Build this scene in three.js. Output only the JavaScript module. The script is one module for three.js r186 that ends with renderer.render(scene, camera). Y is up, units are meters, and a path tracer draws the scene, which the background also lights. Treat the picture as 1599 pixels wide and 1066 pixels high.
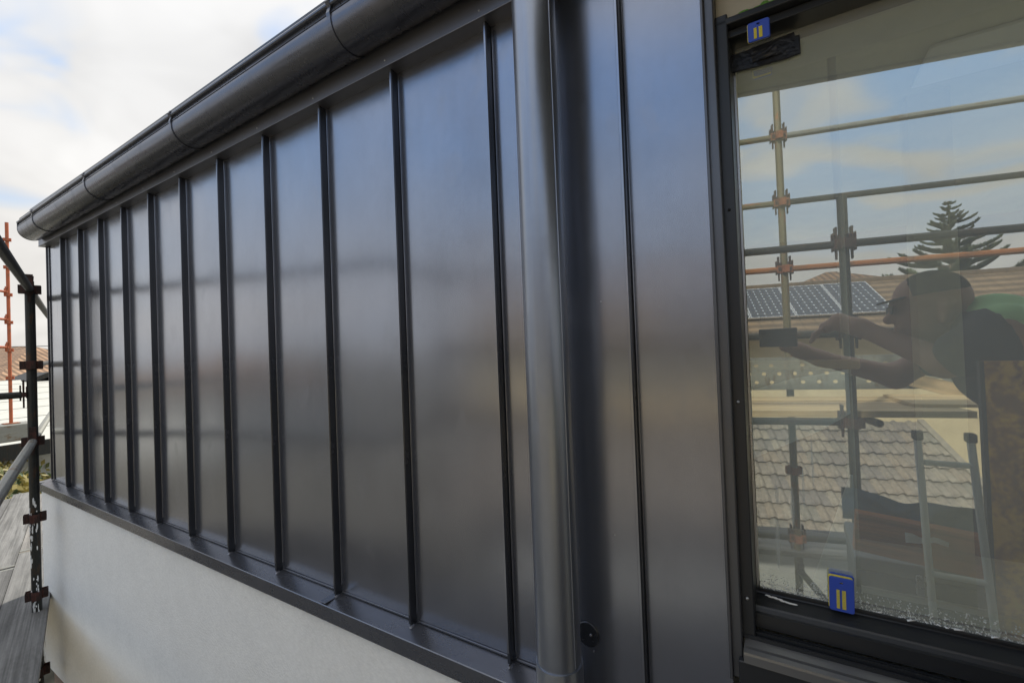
import * as THREE from 'three';
import { ImprovedNoise } from 'three/addons/math/ImprovedNoise.js';
import { mergeGeometries, mergeVertices, toCreasedNormals } from 'three/addons/utils/BufferGeometryUtils.js';
import { RoundedBoxGeometry } from 'three/addons/geometries/RoundedBoxGeometry.js';
import { MarchingCubes } from 'three/addons/objects/MarchingCubes.js';

// ---------------------------------------------------------------- camera, sky, sun, exposure
const scene = new THREE.Scene();
const D2R = Math.PI / 180;
const camera = new THREE.PerspectiveCamera(74.58, 1599 / 1066, 0.01, 2000);
camera.position.set(0, 6, 1);
camera.rotation.order = 'YXZ';
camera.rotation.set(0.8295 * D2R, 31.738 * D2R, -2.226 * D2R);
scene.add(camera);

const N = new ImprovedNoise();
const nz = (x, y, z) => N.noise(x, y, z);
function fbm(x, y, z, oct) { let a = 0.5, s = 0, t = 0; for (let i = 0; i < oct; i++) { s += a * nz(x, y, z); t += a; x = x * 2.03 + 11.3; y = y * 2.03 + 4.7; z = z * 2.03 + 7.9; a *= 0.52; } return s / t; }
const sm = (a, b, x) => { const t = Math.min(1, Math.max(0, (x - a) / (b - a))); return t * t * (3 - 2 * t); };
const mixv = (a, b, t) => a + (b - a) * t;
let seedState = 12345;
function rnd() { seedState = (seedState * 1664525 + 1013904223) >>> 0; return seedState / 4294967296; }
const rr = (a, b) => a + (b - a) * rnd();

{ // high broken cloud over pale blue
  const W = 1536, H = 768, d = new Float32Array(W * H * 4);
  for (let j = 0; j < H; j++) {
    const el = ((j + 0.5) / H - 0.5) * Math.PI, y = Math.sin(el), c = Math.cos(el);
    for (let i = 0; i < W; i++) {
      if (y < -0.02) { const o = (j * W + i) * 4; d[o] = 0.42; d[o + 1] = 0.44; d[o + 2] = 0.45; d[o + 3] = 1; continue; }
      const az = ((i + 0.5) / W - 0.5) * 2 * Math.PI, x = Math.cos(az) * c, z = Math.sin(az) * c;
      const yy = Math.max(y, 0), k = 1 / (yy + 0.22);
      const px = x * k, pz = z * k;
      const w1 = fbm(px * 0.9 + 3.1, pz * 0.9 + 8.2, 1.7, 3), w2 = fbm(px * 0.9 + 17.1, pz * 0.9 - 4.2, 5.7, 3);
      const n1 = fbm(px * 0.75 + w1 * 1.1 + 37.919, pz * 0.75 + w2 * 1.1 - 10.365, 6.312, 6);
      const n2 = fbm(px * 1.9 + w1 * 1.6 - 6, pz * 1.9 + w2 * 1.6 + 9, 3.3, 5);
      let cov = sm(-0.17, 0.05, n1 + 0.02 + n2 * 0.14);
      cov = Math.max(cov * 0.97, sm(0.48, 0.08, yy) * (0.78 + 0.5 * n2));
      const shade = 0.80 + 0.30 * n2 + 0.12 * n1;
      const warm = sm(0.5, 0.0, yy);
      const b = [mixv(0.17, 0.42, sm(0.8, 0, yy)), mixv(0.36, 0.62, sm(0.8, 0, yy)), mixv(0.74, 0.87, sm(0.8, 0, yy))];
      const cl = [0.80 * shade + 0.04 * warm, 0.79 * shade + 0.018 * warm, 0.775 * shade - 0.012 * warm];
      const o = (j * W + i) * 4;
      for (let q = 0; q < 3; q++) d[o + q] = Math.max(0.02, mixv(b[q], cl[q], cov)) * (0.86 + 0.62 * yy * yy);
      d[o + 3] = 1;
    }
  }
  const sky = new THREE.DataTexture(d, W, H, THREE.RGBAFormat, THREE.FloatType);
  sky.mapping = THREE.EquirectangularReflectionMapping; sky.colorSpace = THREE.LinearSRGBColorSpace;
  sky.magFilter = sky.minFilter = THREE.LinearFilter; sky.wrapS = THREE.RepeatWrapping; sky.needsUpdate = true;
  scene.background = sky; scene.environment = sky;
}
const sun = new THREE.DirectionalLight(new THREE.Color().setRGB(1, 0.95, 0.84), 3.6);
sun.position.set(-7, 26, -21); sun.target.position.set(0, 5, 0);
sun.castShadow = true; sun.shadow.radius = 7; sun.shadow.mapSize.set(2048, 2048);
Object.assign(sun.shadow.camera, { left: -40, right: 40, top: 40, bottom: -40, near: 1, far: 120 });
scene.add(sun, sun.target);

const renderer = new THREE.WebGLRenderer({ antialias: true });
renderer.toneMapping = THREE.LinearToneMapping;
renderer.toneMappingExposure = 1.46;
renderer.shadowMap.enabled = true;

// ---------------------------------------------------------------- helpers
const taken = {};
function numbered(n) { if (!(n in taken)) { taken[n] = 0; return n; } taken[n]++; return n + '_' + String(taken[n]).padStart(3, '0'); }
const v3 = (x, y, z) => new THREE.Vector3(x, y, z);
function thing(name, label, category, group, pos = [0, 0, 0]) {
  const g = new THREE.Group(); g.name = numbered(name); g.userData.label = label; g.userData.category = category;
  if (group) g.userData.group = group; g.position.set(...pos); scene.add(g); return g;
}
function part(name, geo, mat, parent, label) {
  const m = new THREE.Mesh(geo, mat); m.name = name; m.castShadow = m.receiveShadow = true;
  if (label) m.userData.label = label; parent.add(m); return m;
}
function struct(name, geo, mat, label, category) {
  const m = new THREE.Mesh(geo, mat); m.name = numbered(name); m.castShadow = m.receiveShadow = true;
  m.userData = { kind: 'structure', label, category }; scene.add(m); return m;
}
function clean(g) { g = g.index ? g.toNonIndexed() : g; for (const k of Object.keys(g.attributes)) if (!['position', 'normal', 'uv'].includes(k)) g.deleteAttribute(k); return g; }
const merge = (l) => mergeGeometries(l.map(clean));
// box whose uv runs in metres on every face; along = axis that v follows
function metreUV(g, long = 1) {
  const p = g.attributes.position, n = g.attributes.normal, uv = g.attributes.uv, ox = rr(0, 3), oy = rr(0, 3);
  for (let i = 0; i < p.count; i++) {
    const q = [p.getX(i), p.getY(i), p.getZ(i)], m = [Math.abs(n.getX(i)), Math.abs(n.getY(i)), Math.abs(n.getZ(i))];
    const ax = m.indexOf(Math.max(...m)), rest = [0, 1, 2].filter((k) => k !== ax);
    let v = rest.includes(long) ? long : rest[1], u = rest.find((k) => k !== v);
    uv.setXY(i, q[u] + ox, q[v] + oy);
  }
  return g;
}
function box(w, h, d, x = 0, y = 0, z = 0, long = 1) { const g = metreUV(new THREE.BoxGeometry(w, h, d), long); g.translate(x, y, z); return g; }
function bar(w, h, d, x, y, z, r = 0.004) { const g = new RoundedBoxGeometry(w, h, d, 2, Math.min(r, w * 0.45, h * 0.45, d * 0.45)); metreUV(g, w > h && w > d ? 0 : d > h ? 2 : 1); g.translate(x, y, z); return g; }
function tubeGeo(a, b, r, seg = 20, hollow = true) {
  const A = v3(...a), B = v3(...b), dir = B.clone().sub(A), L = dir.length();
  const pts = hollow ? [[r * 0.86, 0.03], [r * 0.86, 0], [r, 0], [r, L], [r * 0.86, L], [r * 0.86, L - 0.03]] : [[0, 0], [r, 0], [r, L], [0, L]];
  const prof = []; pts.forEach((p, i) => { prof.push(new THREE.Vector2(...p)); });
  let g = new THREE.LatheGeometry(prof, seg);
  const uv = g.attributes.uv, p = g.attributes.position;
  const ou = rr(0, 2), ov = rr(0, 2);
  for (let i = 0; i < uv.count; i++) uv.setXY(i, uv.getX(i) * 6.283 * r + ou, p.getY(i) + ov);
  g = toCreasedNormals(g, 0.7);
  g.applyQuaternion(new THREE.Quaternion().setFromUnitVectors(v3(0, 1, 0), dir.normalize())); g.translate(...a); return g;
}
function tex(w, h, fn, srgb, rep) {
  const d = new Uint8Array(w * h * 4);
  for (let j = 0; j < h; j++) for (let i = 0; i < w; i++) { const c = fn(i / w, j / h), o = (j * w + i) * 4; for (let k = 0; k < 3; k++) d[o + k] = Math.max(0, Math.min(255, 255 * (Array.isArray(c) ? c[k] : c))); d[o + 3] = 255; }
  const t = new THREE.DataTexture(d, w, h, THREE.RGBAFormat); t.wrapS = t.wrapT = THREE.RepeatWrapping; t.magFilter = THREE.LinearFilter; t.minFilter = THREE.LinearMipmapLinearFilter; t.generateMipmaps = true;
  if (srgb) t.colorSpace = THREE.SRGBColorSpace; if (rep) t.repeat.set(...rep); t.needsUpdate = true; return t;
}
// seamless noise on a torus-like blend
function tile(f0) {
  const S = 512, c = new Float32Array(S * S), f = tileRaw(f0); for (let j = 0; j < S; j++) for (let i = 0; i < S; i++) c[j * S + i] = f(i / S, j / S);
  return (u, v) => { const i = Math.floor((u - Math.floor(u)) * S) % S, j = Math.floor((v - Math.floor(v)) * S) % S; return c[j * S + i]; };
}
function tileRaw(f) { return (u, v) => { if (u < 0.75 && v < 0.75) return f(u, v); const a = f(u, v), b = f(u - 1, v), c = f(u, v - 1), e = f(u - 1, v - 1), s = sm(0.75, 1, u), t = sm(0.75, 1, v); return mixv(mixv(a, b, s), mixv(c, e, s), t); }; }
const mat = (o) => { const { rgb, ...r } = o; const m = new THREE.MeshPhysicalMaterial(r); if (rgb) m.color.setRGB(...rgb); m.side = THREE.DoubleSide; return m; };

// ---------------------------------------------------------------- materials
const nFine = tile((u, v) => fbm(u * 60, v * 60, 2.2, 4)), nMid = tile((u, v) => fbm(u * 8, v * 8, 9.1, 5)), nStreak = tile((u, v) => fbm(u * 40, v * 3, 5.5, 4)), nGrain = tile((u, v) => fbm(u * 90, v * 2.2, 1.5, 4) * 0.6 + fbm(u * 14 + fbm(u * 3, v * 2, 8, 3) * 2, v * 1.2, 4.5, 4) * 0.7);
const metalRough = tex(512, 512, (u, v) => 0.80 + 0.14 * nMid(u, v) + 0.16 * sm(0.2, 0.32, nMid(v, u)) + 0.06 * nFine(u, v) + 0.05 * sm(0.12, 0.3, nStreak(u, v)), false, [1.1, 0.7]);
const metalTint = tex(512, 512, (u, v) => { const k = 0.94 + 0.05 * nMid(u, v) + 0.02 * nFine(u, v) + 0.015 * nStreak(u, v); return [k, k, k * 1.01]; }, true, [0.9, 0.6]);
const mPan = mat({ rgb: [0.335, 0.352, 0.395], metalness: 0.85, clearcoat: 0.8, clearcoatRoughness: 0.2, roughness: 0.27, roughnessMap: metalRough, map: metalTint });
const mSeam = mat({ rgb: [0.06, 0.064, 0.075], metalness: 0.6, roughness: 0.3, roughnessMap: metalRough });
const mTrim = mat({ rgb: [0.22, 0.228, 0.25], metalness: 0.8, roughness: 0.34, roughnessMap: metalRough, map: metalTint });
const mHead = mat({ rgb: [0.28, 0.29, 0.32], metalness: 0.75, roughness: 0.5, roughnessMap: metalRough, map: metalTint });
const mEnd = mat({ rgb: [0.13, 0.134, 0.145], metalness: 0.7, roughness: 0.4, roughnessMap: metalRough });
const mGutter = mat({ rgb: [0.155, 0.163, 0.19], metalness: 0.75, roughness: 0.34, roughnessMap: metalRough, map: metalTint });
const mPipe = mat({ rgb: [0.34, 0.37, 0.42], metalness: 0.85, clearcoat: 0.4, clearcoatRoughness: 0.3, roughness: 0.42, roughnessMap: metalRough, map: metalTint });
const mFrame = mat({ rgb: [0.022, 0.024, 0.027], metalness: 0.0, roughness: 0.42, roughnessMap: metalRough });
const mTrack = mat({ rgb: [0.22, 0.22, 0.22], metalness: 0.6, roughness: 0.45, roughnessMap: metalRough });
const mDark = mat({ rgb: [0.012, 0.012, 0.013], roughness: 0.7 });
const renderBump = tex(512, 512, (u, v) => 0.5 + 0.5 * nFine(u, v), false, [2, 2]);
const renderCol = tex(512, 512, (u, v) => { const k = 0.92 + 0.09 * nMid(u, v) + 0.05 * nFine(u, v); return [k, k, k * 0.985]; }, true, [0.45, 0.45]);
const mRender = mat({ rgb: [0.88, 0.88, 0.865], roughness: 0.93, bumpMap: renderBump, bumpScale: 0.0014, map: tex(512, 512, (u, v) => { const k = 0.965 + 0.03 * nMid(u, v) + 0.045 * nFine(u, v); return [k, k, k * 0.99]; }, true, [0.9, 0.9]) });
const mPlaster = mat({ rgb: [0.62, 0.6, 0.5], roughness: 0.95, map: renderCol });
const mCeil = mat({ rgb: [0.66, 0.64, 0.50], roughness: 0.95, map: renderCol, bumpMap: renderBump, bumpScale: 0.002 });
const woodT = (a, b, s) => tex(512, 512, (u, v) => { const g = nGrain((u + s) % 1, v), k = sm(-0.45, 0.45, g + 0.3 * nMid(v, (u + s) % 1)), f = nFine(u, v) * 0.05; return [0, 1, 2].map((q) => mixv(b[q], a[q], k) + f); }, true, [1.6, 0.5]);
const woodGrey = [[0.50, 0.495, 0.485], [0.46, 0.455, 0.45], [0.54, 0.525, 0.505]].map((c, i) => mat({ roughness: 0.9, map: woodT(c, c.map((x) => x * 0.66), i * 0.31) }));
const woodPale = [[0.80, 0.70, 0.52], [0.74, 0.64, 0.48]].map((c, i) => mat({ roughness: 0.8, map: woodT(c, c.map((x) => x * 0.74), 0.2 + i * 0.4) }));
const woodBrown = mat({ roughness: 0.75, map: woodT([0.80, 0.46, 0.20], [0.52, 0.28, 0.12], 0.55) });
const osbT = tex(512, 512, (u, v) => { const k = sm(-0.25, 0.3, tileOsb(u, v)), m = nMid(v, u); return [mixv(0.62, 0.98, k) + m * 0.25, mixv(0.38, 0.74, k) + m * 0.2, mixv(0.06, 0.22, k) + m * 0.06]; }, true, [1.4, 1.4]);
function tileOsb(u, v) { return nMid((u * 3 + 0.3 * nMid(u, v)) % 1, v) * 0.9 + nFine(u, v) * 0.5; }
const mOsb = mat({ roughness: 0.85, map: osbT });
const steelT = (a, b, thr) => tex(512, 512, (u, v) => { const k = sm(thr, thr + 0.22, nMid(u, v) + 0.5 * nFine(u, v) * 0.6), f = nFine(v, u) * 0.06 + nStreak(u, v) * 0.05; return [0, 1, 2].map((q) => mixv(a[q], b[q], k) + f); }, true, [3, 1]);
const mTubeDark = mat({ roughness: 0.55, metalness: 0.35, map: steelT([0.17, 0.175, 0.165], [0.26, 0.20, 0.15], 0.12) });
const mTubeGalv = mat({ roughness: 0.5, metalness: 0.55, map: steelT([0.55, 0.55, 0.52], [0.47, 0.40, 0.32], 0.15) });
const mTubeOrange = mat({ roughness: 0.7, map: steelT([0.70, 0.38, 0.24], [0.50, 0.34, 0.25], 0.1) });
const mTubeRusty = mat({ roughness: 0.75, map: steelT([0.56, 0.34, 0.15], [0.40, 0.27, 0.16], 0.08) });
const mTubeOlive = mat({ roughness: 0.55, metalness: 0.25, map: steelT([0.40, 0.37, 0.27], [0.56, 0.34, 0.19], 0.16) });
const mRust = mat({ roughness: 0.8, map: steelT([0.52, 0.30, 0.17], [0.44, 0.25, 0.15], 0.0) });
const mRustDark = mat({ roughness: 0.8, map: steelT([0.17, 0.11, 0.09], [0.27, 0.15, 0.12], 0.0) });
const mGlass = mat({ rgb: [0.9, 0.95, 0.91], metalness: 0.58, roughness: 0.0, transmission: 1, thickness: 0, ior: 1.9 });
const mGlassIn = mat({ rgb: [0.93, 0.97, 0.95], roughness: 0.0, transmission: 1, thickness: 0, ior: 1.52 });
const mBlue = mat({ rgb: [0.035, 0.085, 0.48], roughness: 0.5 }), mYellow = mat({ rgb: [0.75, 0.62, 0.06], roughness: 0.55 });
const mTape = mat({ rgb: [0.012, 0.012, 0.014], roughness: 0.38, bumpMap: renderBump, bumpScale: 0.002 });
const mWhitePaint = mat({ rgb: [0.78, 0.79, 0.78], roughness: 0.7 });
const mGreenPaint = mat({ rgb: [0.22, 0.50, 0.08], roughness: 0.8, bumpMap: renderBump, bumpScale: 0.004 });
const mAlu = mat({ rgb: [0.62, 0.63, 0.64], metalness: 0.9, roughness: 0.35, roughnessMap: metalRough });
const mCream = mat({ rgb: [0.66, 0.54, 0.33], roughness: 0.9, map: renderCol });
const mWhiteWall = mat({ rgb: [0.62, 0.62, 0.6], roughness: 0.9, map: renderCol });

// ---------------------------------------------------------------- ground and setting
{
  const gt = tex(512, 512, (u, v) => { const k = sm(-0.2, 0.25, nMid(u, v)), f = nFine(u, v) * 0.12; return [mixv(0.31, 0.38, k) + f, mixv(0.30, 0.36, k) + f, mixv(0.26, 0.32, k) + f]; }, true, [60, 60]);
  const g = new THREE.PlaneGeometry(900, 900); g.rotateX(-Math.PI / 2);
  struct('ground', g, mat({ roughness: 1, map: gt }), 'dry grass and bare earth far below the scaffold', 'ground');
}
// house shell: room behind the window and solid walls
const WX0 = -0.102, WX1 = 1.72, WY0 = 5.43, WY1 = 6.64; // window opening
{
  const wall = mat({ rgb: [0.74, 0.71, 0.60], roughness: 0.95, map: renderCol }), wallDim = mat({ rgb: [0.14, 0.125, 0.10], roughness: 0.95, map: renderCol });  // far wall coloured dark so the room behind the glass reads dim
  struct('wall_front', merge([box(4.5, 3.1, 0.16, -2.36, 5.35, -0.19), box(WX1 - WX0, WY0 - 3.9, 0.16, (WX0 + WX1) / 2, (3.9 + WY0) / 2, -0.19), box(WX1 - WX0, 7.1 - WY1, 0.16, (WX0 + WX1) / 2, (7.1 + WY1) / 2, -0.19), box(2.2, 3.2, 0.16, WX1 + 1.1, 5.5, -0.19)]), wall, 'plastered inner leaf of the wall around the window', 'wall');
  struct('wall_back', merge([box(3.3, 3.1, 0.15, 0.75, 5.45, -4.6), box(1.4, 0.6, 0.15, 3.1, 4.2, -4.6), box(1.4, 0.25, 0.15, 3.1, 6.88, -4.6), box(2.7, 0.4, 0.15, -2.25, 4.1, -4.6), box(2.7, 0.2, 0.15, -2.25, 6.9, -4.6), box(0.9, 3.1, 0.15, -4.05, 5.45, -4.6)]), wallDim, 'plain wall at the far side of the room, coloured dark to keep the interior dim', 'wall');  // openings at both ends, out of view, added to light the room
  struct('wall_left', box(0.12, 3.1, 4.2, -3.9, 5.45, -2.4), wall, 'plain plaster side wall inside the room', 'wall');
  struct('wall_right', merge([box(0.12, 0.7, 4.2, 3.74, 4.25, -2.4), box(0.12, 0.25, 4.2, 3.74, 6.88, -2.4), box(0.12, 2.16, 0.5, 3.74, 5.68, -4.25), box(0.12, 2.16, 0.5, 3.74, 5.68, -0.55)]), wall, 'inner wall with an unseen opening added to light the room', 'wall');  // opening added out of view to brighten the room
  struct('floor', box(8.4, 0.2, 4.5, -0.4, 3.9, -2.4), mat({ rgb: [0.52, 0.50, 0.45], roughness: 0.85, map: renderCol }), 'bare grey concrete floor inside the room', 'floor');
  const c = struct('ceiling', merge([box(5.9, 0.1, 4.5, -1.65, 7.05, -2.42), box(0.3, 0.1, 4.5, 3.65, 7.05, -2.42), box(2.2, 0.1, 0.75, 2.4, 7.05, -0.545), box(2.2, 0.1, 1.55, 2.4, 7.05, -3.895)]), mCeil, 'pale plasterboard ceiling inside the room', 'ceiling');  // gap at the right is an added unseen skylight for bounced sun
  part('bulkhead', box(3.6, 0.14, 0.3, 1.4, 6.93, -0.42), mPlaster, c);
  part('pale_panel', bar(0.32, 0.014, 0.3, 0.62, 6.99, -1.25, 0.004), mWhitePaint, c);  // small pale rectangle just under the ceiling
  struct('wall_side', box(0.1, 6.8, 4.5, -4.5, 3.45, -2.4), mRender, 'white rendered side wall of the house', 'wall');
  struct('roof', merge([box(6.05, 0.05, 5.2, -1.725, 7.14, -2.55), box(0.35, 0.05, 5.2, 3.675, 7.14, -2.55), box(2.2, 0.05, 0.97, 2.4, 7.14, -0.435), box(2.2, 0.05, 2.03, 2.4, 7.14, -4.135)]), mTrim, 'low pitched dark metal roof above the gutter', 'roof');  // hole over the ceiling gap, added to let sun into the room
}
{ // white rendered wall under the cladding
  const t = thing('rendered_wall', 'white rendered wall below the dark metal cladding', 'wall');
  const g = new THREE.PlaneGeometry(4.16, 1.24, 60, 24); g.translate(-2.53, 4.505, 0.05);
  const p = g.attributes.position, uv = g.attributes.uv;
  for (let i = 0; i < p.count; i++) { p.setZ(i, 0.05 + 0.0025 * fbm(p.getX(i) * 2.2, p.getY(i) * 2.2, 3, 3)); uv.setXY(i, p.getX(i), p.getY(i)); }
  g.computeVertexNormals();
  part('render_face', g, mRender, t);
  part('core', box(4.15, 1.235, 0.14, -2.53, 4.505, -0.026), mRender, t);
  // rough trowelled corner bead with splashes
  const l = [];
  for (let k = 0; k < 46; k++) { const s = new THREE.IcosahedronGeometry(1, 1); s.scale(rr(0.004, 0.012), rr(0.012, 0.045), rr(0.004, 0.01)); s.translate(-4.609 + rr(-0.008, 0.004), 3.92 + 1.17 * k / 46 + rr(-0.01, 0.01), 0.046 + rr(-0.02, 0.006)); l.push(s); }
  part('corner_bead', merge(l), mRender, t, 'rough trowelled plaster edge at the wall corner');
  part('footing', box(4.1, 3.88, 0.1, -2.5, 1.94, -0.03), mat({ roughness: 0.95, rgb: [0.32, 0.24, 0.2], map: renderCol, bumpMap: renderBump, bumpScale: 0.01 }), t, 'brown unfinished base below the white render');
}
// ---------------------------------------------------------------- standing seam cladding
const seamX = []; for (let k = 0; k < 12; k++) seamX.push(-0.298 - 0.3515 * k);
const CORNER = -4.56;
function panGeo(x0, x1, y0, y1, sd) {
  const nx = 10, ny = 36, g = new THREE.PlaneGeometry(x1 - x0, y1 - y0, nx, ny); g.translate((x0 + x1) / 2, (y0 + y1) / 2, 0);
  const p = g.attributes.position, uv = g.attributes.uv;
  for (let i = 0; i < p.count; i++) {
    const x = p.getX(i), y = p.getY(i), e = Math.min(x - x0, x1 - x) / 0.03, k = Math.min(1, e);
    p.setZ(i, k * (0.0019 * nz(x * 3.1 + sd * 3.7, y * 1.3, sd) + 0.0004 * nz(x * 9 + sd, y * 4, sd * 2)));
    uv.setXY(i, x + sd * 0.37, y + sd * 0.21);
  }
  g.computeVertexNormals(); return g;
}
{
  const t = thing('metal_cladding', 'dark charcoal standing seam metal cladding with vertical ribs', 'cladding');
  const xs = [CORNER, ...seamX.slice().reverse()];
  const YB = 5.182, YT = 6.92;
  for (let i = 0; i < xs.length - 1; i++) {
    const a = xs[i] + (i ? 0.004 : 0), last = i === xs.length - 2, b = xs[i + 1] - 0.004;
    const m = part('pan', panGeo(a, last ? -0.475 : b, YB, YT, i), mPan, t);
    const w = (last ? -0.475 : b) - a;
    part('hem', bar(w - 0.012, 0.006, 0.004, a + w / 2, YB + 0.003, 0.0025, 0.0015), mTrim, m);
  }
  // narrower, longer pans between downpipe and window
  part('pan', panGeo(-0.471, -0.302, 3.95, 7.04, 21), mPan, t, 'long pan behind the downpipe');
  part('pan', panGeo(-0.294, -0.124, 3.95, 7.04, 22), mPan, t, 'cut pan beside the window');
  const seam = (x, y0, y1) => {
    const s = new THREE.Shape(); // plan view: x across, y = proud of wall
    s.moveTo(-0.0045, -0.004); s.lineTo(-0.0045, 0.0255); s.lineTo(-0.003, 0.0272); s.lineTo(0.003, 0.0272); s.lineTo(0.0048, 0.0255); s.lineTo(0.0048, 0.015); s.lineTo(0.0035, 0.014); s.lineTo(0.0035, -0.004);
    const g = new THREE.ExtrudeGeometry(s, { depth: y1 - y0, bevelEnabled: false, steps: 1 });
    g.rotateX(-Math.PI / 2); g.scale(1, 1, -1);
    const p = g.attributes.position;
    for (let i = 0; i < p.count; i++) { const yy = p.getY(i), zz = p.getZ(i); if (yy < 0.001) p.setY(i, yy - 0.0 + Math.max(0, zz) * 0.35); }
    g.translate(x, y0, 0);
    const idx = g.index; g.computeVertexNormals(); return g;
  };
  for (const x of seamX) {
    const s = part('seam', seam(x, x > -0.3 ? 3.95 : YB - 0.006, x > -0.3 ? 7.04 : YT - 0.03), mSeam, t);  // rib coloured darker than the pans, shade on its sides put into colour
    part('base_fold', bar(0.0028, (x > -0.3 ? 3.0 : YT - YB) - 0.05, 0.0028, x + 0.0062, (x > -0.3 ? 5.5 : (YT + YB) / 2), 0.0014, 0.0012), mPan, s);  // pan-coloured bar gives the lit line along the fold
    part('lit_cap_edge', bar(0.0058, (x > -0.3 ? 3.0 : YT - YB) - 0.06, 0.0012, x - 0.0006, (x > -0.3 ? 5.5 : (YT + YB) / 2), 0.0279, 0.0005), mPan, s);  // pale strip added for the bright line on the rib front
    if (x < -0.3) { // folded shoe at the foot of the rib
      const f = new THREE.ConeGeometry(0.026, 0.03, 4, 1); f.rotateY(Math.PI / 4); f.scale(0.55, 0.5, 0.9); f.translate(x + 0.002, YB - 0.0035, 0.018); part('seam_foot', f, mTrim, s);
      part('rivet', new THREE.SphereGeometry(0.003, 8, 6).translate(x - 0.004, 6.883, 0.0436), mAlu, s);
    }
  }
  const cs = new THREE.Shape(); cs.moveTo(-0.05, 0); cs.lineTo(0.046, 0); cs.lineTo(0.046, 0.02); cs.lineTo(-0.004, 0.02); cs.lineTo(-0.004, 0.0); // corner trim
  part('corner_trim', merge([box(0.05, 1.735, 0.004, CORNER + 0.02, 6.05, 0.003), box(0.004, 1.735, 0.05, CORNER - 0.004, 6.05, -0.02), bar(0.012, 1.735, 0.012, CORNER - 0.001, 6.05, 0.005, 0.004)]), mSeam, t);
  // head flashing: lip, underside and small drip fold
  part('head_flashing', merge([bar(4.12, 0.10, 0.003, -2.52, 6.912, 0.042, 0.0012), box(4.12, 0.003, 0.05, -2.52, 6.8635, 0.018), bar(4.12, 0.005, 0.0055, -2.52, 6.8645, 0.0435, 0.0022)]), mHead, t);
  // sill flashing: sloped top, front face, return at the corner
  const sf = new THREE.Shape(); sf.moveTo(-0.02, 0.012); sf.lineTo(0.0, 0.004); sf.lineTo(0.067, -0.006); sf.lineTo(0.069, -0.008); sf.lineTo(0.069, -0.056); sf.lineTo(0.062, -0.058); sf.lineTo(0.062, -0.012); sf.lineTo(-0.02, -0.002);
  const gsf = new THREE.ExtrudeGeometry(sf, { depth: 4.15, bevelEnabled: false }); gsf.rotateY(-Math.PI / 2); gsf.scale(1, 1, 1);
  // shape x -> z, extrude -> -x
  gsf.translate(-0.478, 5.176, 0);
  part('sill_flashing', gsf, mTrim, t);
  part('sill_return', merge([box(0.066, 0.004, 1.2, -4.594, 5.172, -0.52), box(0.004, 0.05, 1.2, -4.629, 5.147, -0.52)]), mTrim, t);
  part('sill_joint_cover', bar(0.03, 0.0025, 0.07, -1.36, 5.1765, 0.034, 0.001), mTrim, t);
  // end trim next to the window
  part('end_trim', merge([bar(0.023, 1.74, 0.03, -0.1125, 6.21, 0.014, 0.003), bar(0.006, 1.74, 0.012, -0.1215, 6.21, 0.034, 0.002)]), mEnd, t);
  for (const [x, y] of [[-0.36, 5.56], [-0.37, 6.1]]) part('dent', new THREE.SphereGeometry(0.0016, 8, 6).scale(1, 1, 0.4).translate(x, y, 0.0005), mAlu, t);
}
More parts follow.
